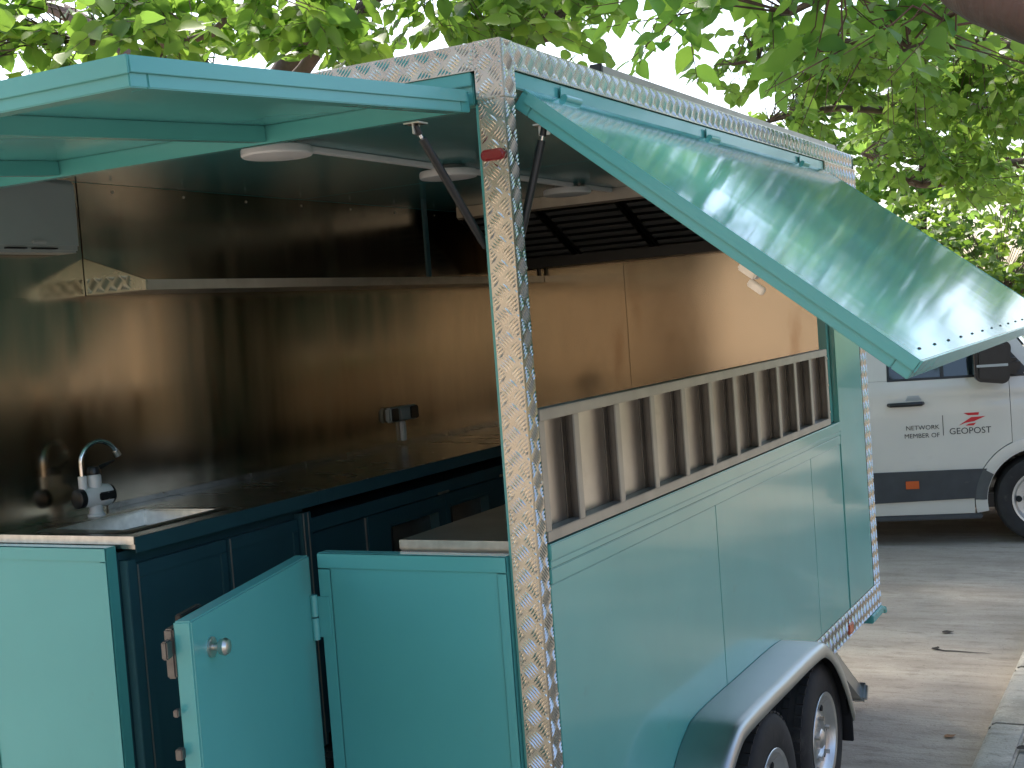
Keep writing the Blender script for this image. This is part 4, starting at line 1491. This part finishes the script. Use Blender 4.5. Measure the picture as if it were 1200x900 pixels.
def tree(name, label, m_leaf, m_bark, trunk, limbs, clusters, leaf_size, group=None, gaps=(), twig_len=.45, n_leaf=9, individual=0, nspread=.65):
    base = trunk[0][0]
    T = thing(name, label, 'tree' if 'tree' in name else 'bush', (base[0], base[1], 0.0), 0, group)
    if len(trunk) > 1:
        MB().tube(catmull([p for p, r in trunk], 5), list(np.interp(np.linspace(0, len(trunk)-1, (len(trunk)-1)*5+1), range(len(trunk)), [r for p, r in trunk])), 16).build('trunk', m_bark, T)
    skel = []
    for pts, r0, r1 in limbs:
        pp = catmull(pts, 6)
        pp = [p+Vector((random.gauss(0, .012), random.gauss(0, .012), random.gauss(0, .012))) if 0 < i < len(pp)-1 else p for i, p in enumerate(pp)]
        MB().tube(pp, list(np.linspace(r0, r1, len(pp))), 10).build('limb', m_bark, T)
        skel += [np.array(p) for p in pp]
    skel = np.array(skel) if skel else np.array([base])
    anchors = []
    for c, rad, n in clusters:
        c, rad = np.array(c), np.array(rad)
        g = rng.normal(size=(n, 3))
        g /= np.linalg.norm(g, axis=1, keepdims=True)
        rr_ = rng.random((n, 1))**(1/2.4)
        # clumpy: pull points towards random clump centres
        p = c+g*rr_*rad
        nc = max(3, n//14)
        cl = p[rng.integers(0, n, nc)]
        near = cl[np.argmin(((p[:, None, :]-cl[None])**2).sum(2), axis=1)] if n*nc < 4e6 else p
        p = p*.62+near*.38
        anchors.append(p)
    A = np.concatenate(anchors)
    A = A[~in_keepout(A)]
    if gaps:
        u, v, D = pix(A)
        for (gu, gv, ga, gb, keep) in gaps:
            ins = (D > 0) & (((u-gu)/ga)**2+((v-gv)/gb)**2 < 1) & (rng.random(len(A)) > keep)
            A = A[~ins]
            u, v, D = pix(A)
    # twig direction: away from nearest limb point, drooping
    near = skel[np.array([np.argmin(((skel-a)**2).sum(1)) for a in A])]
    d = A-near
    d += rng.normal(scale=.35, size=d.shape)
    d[:, 2] = d[:, 2]*.35-.12
    d /= np.maximum(np.linalg.norm(d, axis=1, keepdims=True), 1e-5)
    N = len(A)
    tl = twig_len*rng.uniform(.6, 1.3, N)
    k_ = np.arange(n_leaf)
    t = (k_[None, :]+.5)/n_leaf
    pos = A[:, None, :]+d[:, None, :]*(tl[:, None]*t)[:, :, None]
    pos[:, :, 2] -= (.10*t**2)*tl[:, None]
    up = np.array([0, 0, 1.0])
    side = np.cross(d, up)
    side /= np.maximum(np.linalg.norm(side, axis=1, keepdims=True), 1e-5)
    sg = np.where(k_ % 2 == 0, 1., -1.)
    ax = d[:, None, :]*.55+side[:, None, :]*sg[None, :, None]*.8
    ax = ax+rng.normal(scale=.28, size=ax.shape)
    ax[:, :, 2] -= .38
    nr = np.broadcast_to(up, ax.shape)+rng.normal(scale=nspread, size=ax.shape)
    pos = pos.reshape(-1, 3)
    ax = ax.reshape(-1, 3)
    nr = nr.reshape(-1, 3)
    ok = ~in_keepout(pos)
    pos, ax, nr = pos[ok], ax[ok], nr[ok]
    a, s, n = leaf_frames(pos, ax, nr)
    size = leaf_size*rng.uniform(.55, 1.25, len(pos))
    # a colour for the spray, plus a little per leaf
    sprayt = np.repeat(rng.random(N), n_leaf)[ok]
    tint = np.clip(.55*sprayt+.45*rng.random(len(pos)), 0, 1)
    u, v, D = pix(pos)
    inv = (D > .5) & (u > -60) & (u < 1260) & (v > -60) & (v < 960)
    px = np.where(inv, size*FPX/np.maximum(D, .1), 0)
    pick = np.zeros(len(pos), bool)
    if individual:
        # leaves that show: inside the frame, nearest first among the visible band, largest first
        vis = inv & (u > 2) & (u < 1198) & (v > 2) & (v < np.interp(u, [0, 150, 345, 570, 700, 1000, 1200], [108, 82, 92, 48, 70, 180, 300]))
        idx = np.where(vis)[0]
        idx = idx[np.argsort(-px[idx])][:individual]
        pick[idx] = True
        for i in idx:
            M = Matrix(((a[i][0], s[i][0], n[i][0], pos[i][0]), (a[i][1], s[i][1], n[i][1], pos[i][1]), (a[i][2], s[i][2], n[i][2], pos[i][2]), (0, 0, 0, 1)))
            o = bpy.data.objects.new('leaf', leaf_shared(m_leaf, int(min(4, tint[i]*5))))
            COL.objects.link(o)
            o.parent = T
            o.matrix_local = Matrix.Translation(-Vector(T.location)) @ M @ Matrix.Scale(size[i], 4)
    for nm, sel, full in (('crown', inv & ~pick, True), ('outer_crown', ~inv, False)):
        if sel.sum() == 0:
            continue
        sz = size[sel]*(1.0 if full else 1.35)
        me = leaf_mesh(nm, pos[sel]-np.array(T.location), a[sel], s[sel], n[sel], sz, tint[sel], full, m_leaf)
        o = bpy.data.objects.new(nm, me)
        COL.objects.link(o)
        o.parent = T
        o['kind'] = 'stuff'
    # twigs
    tw = MB()
    ut, vt, Dt = pix(A)
    invt = (Dt > .5) & (ut > -150) & (ut < 1350) & (vt > -150) & (vt < 600)
    for i in np.where(invt)[0]:
        e0 = A[i]+d[i]*tl[i]
        e0[2] -= .10*tl[i]
        mid = (near[i]*.4+A[i]*.6)+np.array([0, 0, .06])
        dist = np.linalg.norm(near[i]-A[i])
        if dist < .9:
            tw.tube([near[i], mid, A[i], e0], [.006, .005, .0035, .0015], 4, cap=False)
        else:
            st = A[i]+(near[i]-A[i])/dist*.5
            tw.tube([st, A[i], e0], [.0045, .0035, .0015], 4, cap=False)
    if tw.v:
        o = tw.build('twigs', m_bark, T, recalc=False)
        o['kind'] = 'stuff'
    return T


def W_(u, v, D):
    """a point of the place at depth D along the sight line of pixel (u, v)"""
    return tuple(CAM+D*(FW+RT*(u-600)/FPX-UP*(v-450)/FPX))


# near tree on the pavement to the right; its limbs reach over the trailer
tree('mulberry_tree', 'near tree on the pavement whose reddish limb crosses the top right corner', M_leafA, M_drybark,
     [((3.6, 1.9, 0), .26), ((3.55, 1.95, 1.2), .21), ((3.4, 2.0, 2.6), .19), ((3.3, 2.0, 3.4), .17)],
     [([(3.45, 2.0, 2.15), (2.3, 1.75, 2.72), W_(1225, 22, 4.15), W_(1060, -105, 4.7), (-.2, 2.6, 4.9)], .11, .05),
      ([(3.3, 2.0, 3.3), (2.6, .6, 4.2), (1.2, -.8, 4.9), (-.8, -1.2, 5.2)], .10, .03),
      ([(3.3, 2.0, 3.4), (2.2, 3.6, 4.6), (.6, 5.0, 5.2), (-1.2, 5.8, 5.4)], .10, .03),
      ([(3.3, 2.0, 3.4), (3.9, 3.6, 4.4), (3.6, 6.0, 5.0)], .09, .03),
      ([W_(1060, -105, 4.7), W_(1010, -35, 5.0), W_(930, 15, 5.6), W_(860, 5, 6.2)], .022, .006), ([W_(1150, -30, 4.3), W_(1120, 20, 4.9), W_(1060, 60, 5.3)], .014, .005)],
     [((-.7, 3.0, 5.2), (1.9, 2.6, .7), 480), ((-2.3, 6.7, 5.5), (2.2, 2.6, .7), 430), ((3.0, 3.4, 4.8), (1.4, 1.8, .7), 100), ((1.0, -.6, 5.3), (1.6, 1.6, .5), 90), ((-1.0, -2.6, 4.8), (2.0, 1.3, .5), 130),  # high clusters out of view, placed in the sun path for shade
      (W_(880, 10, 5.6), (.55, .7, .16), 15), (W_(1060, 45, 5.2), (.5, .5, .22), 22), (W_(1190, 60, 5.0), (.2, .3, .18), 8), (W_(980, -30, 5.6), (.8, .7, .16), 9)],
     .115, individual=290)
# tree behind the trailer, its sprays hang over the roof at the left
tree('mulberry_tree', 'bright tree behind the trailer whose sprays hang over the raised rear flap', M_leafA, M_bark,
     [((-4.6, 4.6, 0), .24), ((-4.5, 4.6, 1.5), .20), ((-4.4, 4.5, 3.0), .18), ((-4.2, 4.4, 3.6), .15)],
     [([(-4.3, 4.5, 3.2), W_(60, 60, 8.2), W_(130, 45, 7.6), W_(215, -20, 7.4)], .045, .012),
      ([(-4.3, 4.5, 3.3), W_(180, 55, 8.5), W_(250, 40, 8.2), W_(275, -10, 8.0)], .045, .012),
      ([(-4.3, 4.4, 3.4), W_(420, 10, 8.4), W_(520, -25, 8.0)], .06, .02),
      ([(-4.3, 4.4, 3.4), (-2.4, 5.4, 4.0), W_(620, 50, 9.0), W_(700, -20, 9.0)], .07, .02),
      ([(-4.3, 4.4, 3.5), (-4.0, 2.0, 4.8), (-3.5, -.8, 5.4)], .09, .03),
      ([(-4.3, 4.4, 3.5), (-3.0, 5.0, 5.0), (-1.5, 6.5, 5.8)], .09, .03),
      ([(-4.3, 4.4, 3.5), (-6.0, 4.4, 4.6), (-7.5, 4.6, 5.2)], .09, .03)],
     [(W_(150, 35, 7.8), (1.3, 1.0, .50), 72), (W_(-20, 30, 7.4), (.6, .9, .55), 34), (W_(400, 25, 8.0), (.9, .8, .40), 58), (W_(600, 25, 8.8), (.85, .8, .42), 62), (W_(290, 10, 8.2), (.8, 1.0, .3), 30),
      ((-3.2, -.4, 5.0), (1.6, 2.0, .7), 130), ((-3.0, 9.0, 5.6), (2.0, 2.0, .8), 320)],  # last cluster placed high in the sun path to shade the road
     .14, gaps=((300, 40, 42, 45, .12), (470, 20, 30, 30, .2), (120, 85, 40, 25, .2), (760, 60, 62, 95, .0)), individual=290)
# tree beyond the van on the right
tree('mulberry_tree', 'leafy tree reaching over the delivery van from the right', M_leafB, M_bark,
     [((4.2, 11.5, 0), .28), ((4.1, 11.5, 1.4), .23), ((3.9, 11.4, 2.6), .2), ((3.7, 11.2, 3.2), .17)],
     [([(3.8, 11.2, 3.0), W_(1230, 190, 12.5), W_(1080, 215, 12), W_(1010, 180, 11.5)], .07, .015),
      ([(3.8, 11.2, 3.1), W_(1200, 60, 11), W_(1040, 45, 10.5), W_(860, 75, 10)], .08, .012),
      ([(3.8, 11.2, 3.1), W_(1180, 130, 12), W_(950, 130, 11.5), W_(880, 150, 11)], .06, .012),
      ([(3.8, 11.2, 3.2), (2.2, 9.6, 5.2), (.2, 8.8, 5.8)], .09, .03),
      ([(3.8, 11.2, 3.2), (4.6, 9.4, 5.0), (4.8, 7.6, 5.6)], .09, .03)],
     [(W_(900, 70, 10.2), (1.0, .8, .42), 70), (W_(1010, 115, 11), (.9, .8, .75), 100), (W_(1120, 150, 11.8), (1.0, .8, .95), 160), (W_(1190, 70, 11), (.8, .8, .7), 80),
      (W_(1060, 10, 10.5), (1.3, .8, .5), 70), (W_(1200, 215, 12.5), (.8, .8, .5), 60),
      ((3.8, 9.5, 5.2), (2.0, 2.0, .9), 160)],
     .120, gaps=((810, 80, 55, 60, .25), (860, 110, 40, 30, .3), (1180, 200, 30, 18, .2), (1110, 262, 24, 14, .2), (960, 30, 25, 15, .3)), individual=290)
# tree further back that closes the gap under the canopy
bxy = CAM+FW*23+RT*7.6
tree('mulberry_tree', 'far pale tree behind the others on the right', M_leafB, M_bark,
     [((bxy[0], bxy[1], 0), .26), ((bxy[0]-.1, bxy[1], 1.6), .2), ((bxy[0]-.2, bxy[1]-.1, 3.0), .16)],
     [([(bxy[0]-.2, bxy[1]-.1, 2.8), (bxy[0]-1.4, bxy[1]-.6, 3.8), (bxy[0]-2.8, bxy[1]-1, 4.2)], .08, .02), ([(bxy[0]-.2, bxy[1]-.1, 2.8), (bxy[0]+1.2, bxy[1]-.4, 4.0), (bxy[0]+2.6, bxy[1]-.6, 4.4)], .08, .02),
      ([(bxy[0]-.2, bxy[1]-.1, 2.8), (bxy[0], bxy[1]-.8, 4.6), (bxy[0], bxy[1]-1.2, 5.6)], .08, .02)],
     [((bxy[0]-.4, bxy[1]-.6, 4.2), (3.6, 1.6, 1.7), 720), ((bxy[0], bxy[1]-.6, 6.0), (2.8, 1.6, 1.3), 320)], .16, individual=0, nspread=1.0)
# unseen tree added behind the viewer for a dark band in the steel
tree('unseen_tree', 'unseen forked tree added behind the viewer for its dark reflection', M_leafB, M_bark,
     [((.85, -6.6, .11), .46), ((.9, -6.6, 1.2), .38), ((.8, -6.6, 2.2), .34), ((1.0, -6.6, 3.0), .30)],
     [([(1.0, -6.6, 2.6), (.2, -6.4, 3.8), (-.8, -6.4, 4.6)], .2, .05), ([(1.0, -6.6, 2.8), (2.0, -6.8, 3.9), (3.0, -6.8, 4.6)], .2, .05)],
     [((.8, -6.8, 4.9), (2.4, 1.8, 1.0), 260)], .15)

# bushes along the far edge of the yard
bush_labels = ['sunlit bush beyond the flap corner, above the white car', 'sunlit bush farther left behind the serving flap', 'tall bush at the far left behind the delivery van',
               'low wide bush at the right edge beyond the white car', 'bush behind the trailer front at the yard edge']
for i, (uu, dd_, r_, h) in enumerate(((1165, 18.5, 1.4, 3.5), (1060, 18.0, 1.4, 3.1), (900, 19.0, 1.7, 2.8), (1275, 19.0, 1.5, 3.2), (760, 19.5, 1.8, 2.7))):
    bp_ = CAM+dd_*(FW+RT*(uu-600)/FPX)
    x, y = bp_[0], bp_[1]
    tree('leafy_bush', bush_labels[i], M_leafC, M_bark, [((x, y, 0), .1)],
         [([(x, y, 0), (x+.1, y, .8), (x+.3, y-.1, 1.6)], .05, .015), ([(x, y, 0), (x-.2, y, .8), (x-.6, y+.1, 1.5)], .05, .015), ([(x, y, 0), (x, y+.2, 1.0), (x+.1, y+.2, 1.9)], .05, .015)],
         [((x, y, h*.5), (r_, 1.0, h*.52), 560)], .12, 'bushes at the far edge of the yard', n_leaf=8, twig_len=.35, nspread=1.3)

# ------------------------------------------------------------------ small litter on the ground
def on_ground(u, v, z=0.0):
    d = FW+RT*(u-600)/FPX-UP*(v-450)/FPX
    t = (z-CAM[2])/d[2]
    return CAM+d*t


def litter(u, v, size, m, label, cat, z=0.0, rot=0.0):
    p = on_ground(u, v, z)
    vv, f = TEM[True]
    mb = MB()
    c, s_ = math.cos(rot), math.sin(rot)
    for (a, b, cc_) in vv:
        mb.v.append((p[0]+size*(a*c-b*s_), p[1]+size*(a*s_+b*c), z+.006+size*abs(cc_)*.6+.12*size*abs(b)))
    N = len(vv)
    mb.f = [tuple(x) for x in f]
    o = mb.build('fallen_leaf', m, None)
    return tag(o, label, cat)


litter(1107, 865, .055, M_dryleaf, 'brown fallen leaf lying on the road near the kerb', 'leaf', rot=.6)
litter(1104, 742, .07, M_soil, 'dark twig-like dry leaf on the road behind the trailer', 'leaf', rot=.2)
litter(1096, 762, .05, M_soil, 'dark dry scrap lying on the road at the crack', 'leaf', rot=1.4)
litter(1192, 879, .07, M_soil, 'dark clump of dry leaf on the kerb edge', 'leaf', z=.122, rot=.4)

# crack in the road surface
cr_ = MB()
pa_ = [on_ground(u_, v_) for u_, v_ in ((1092, 760), (1106, 763), (1120, 763.5), (1138, 765), (1150, 765.5), (1163, 767))]
for k_, (p_, q2) in enumerate(zip(pa_, pa_[1:])):
    w0, w1 = .012*(1-k_/6), .012*(1-(k_+1)/6)
    cr_.add([(p_[0], p_[1]-w0, .0035), (q2[0], q2[1]-w1, .0035), (q2[0], q2[1]+w1, .0035), (p_[0], p_[1]+w0, .0035)], [(0, 1, 2, 3)])
RD = bpy.data.objects['road']
OFF['road'] = np.zeros(3)
cr_.build('road_crack', M_soil, RD, recalc=False)
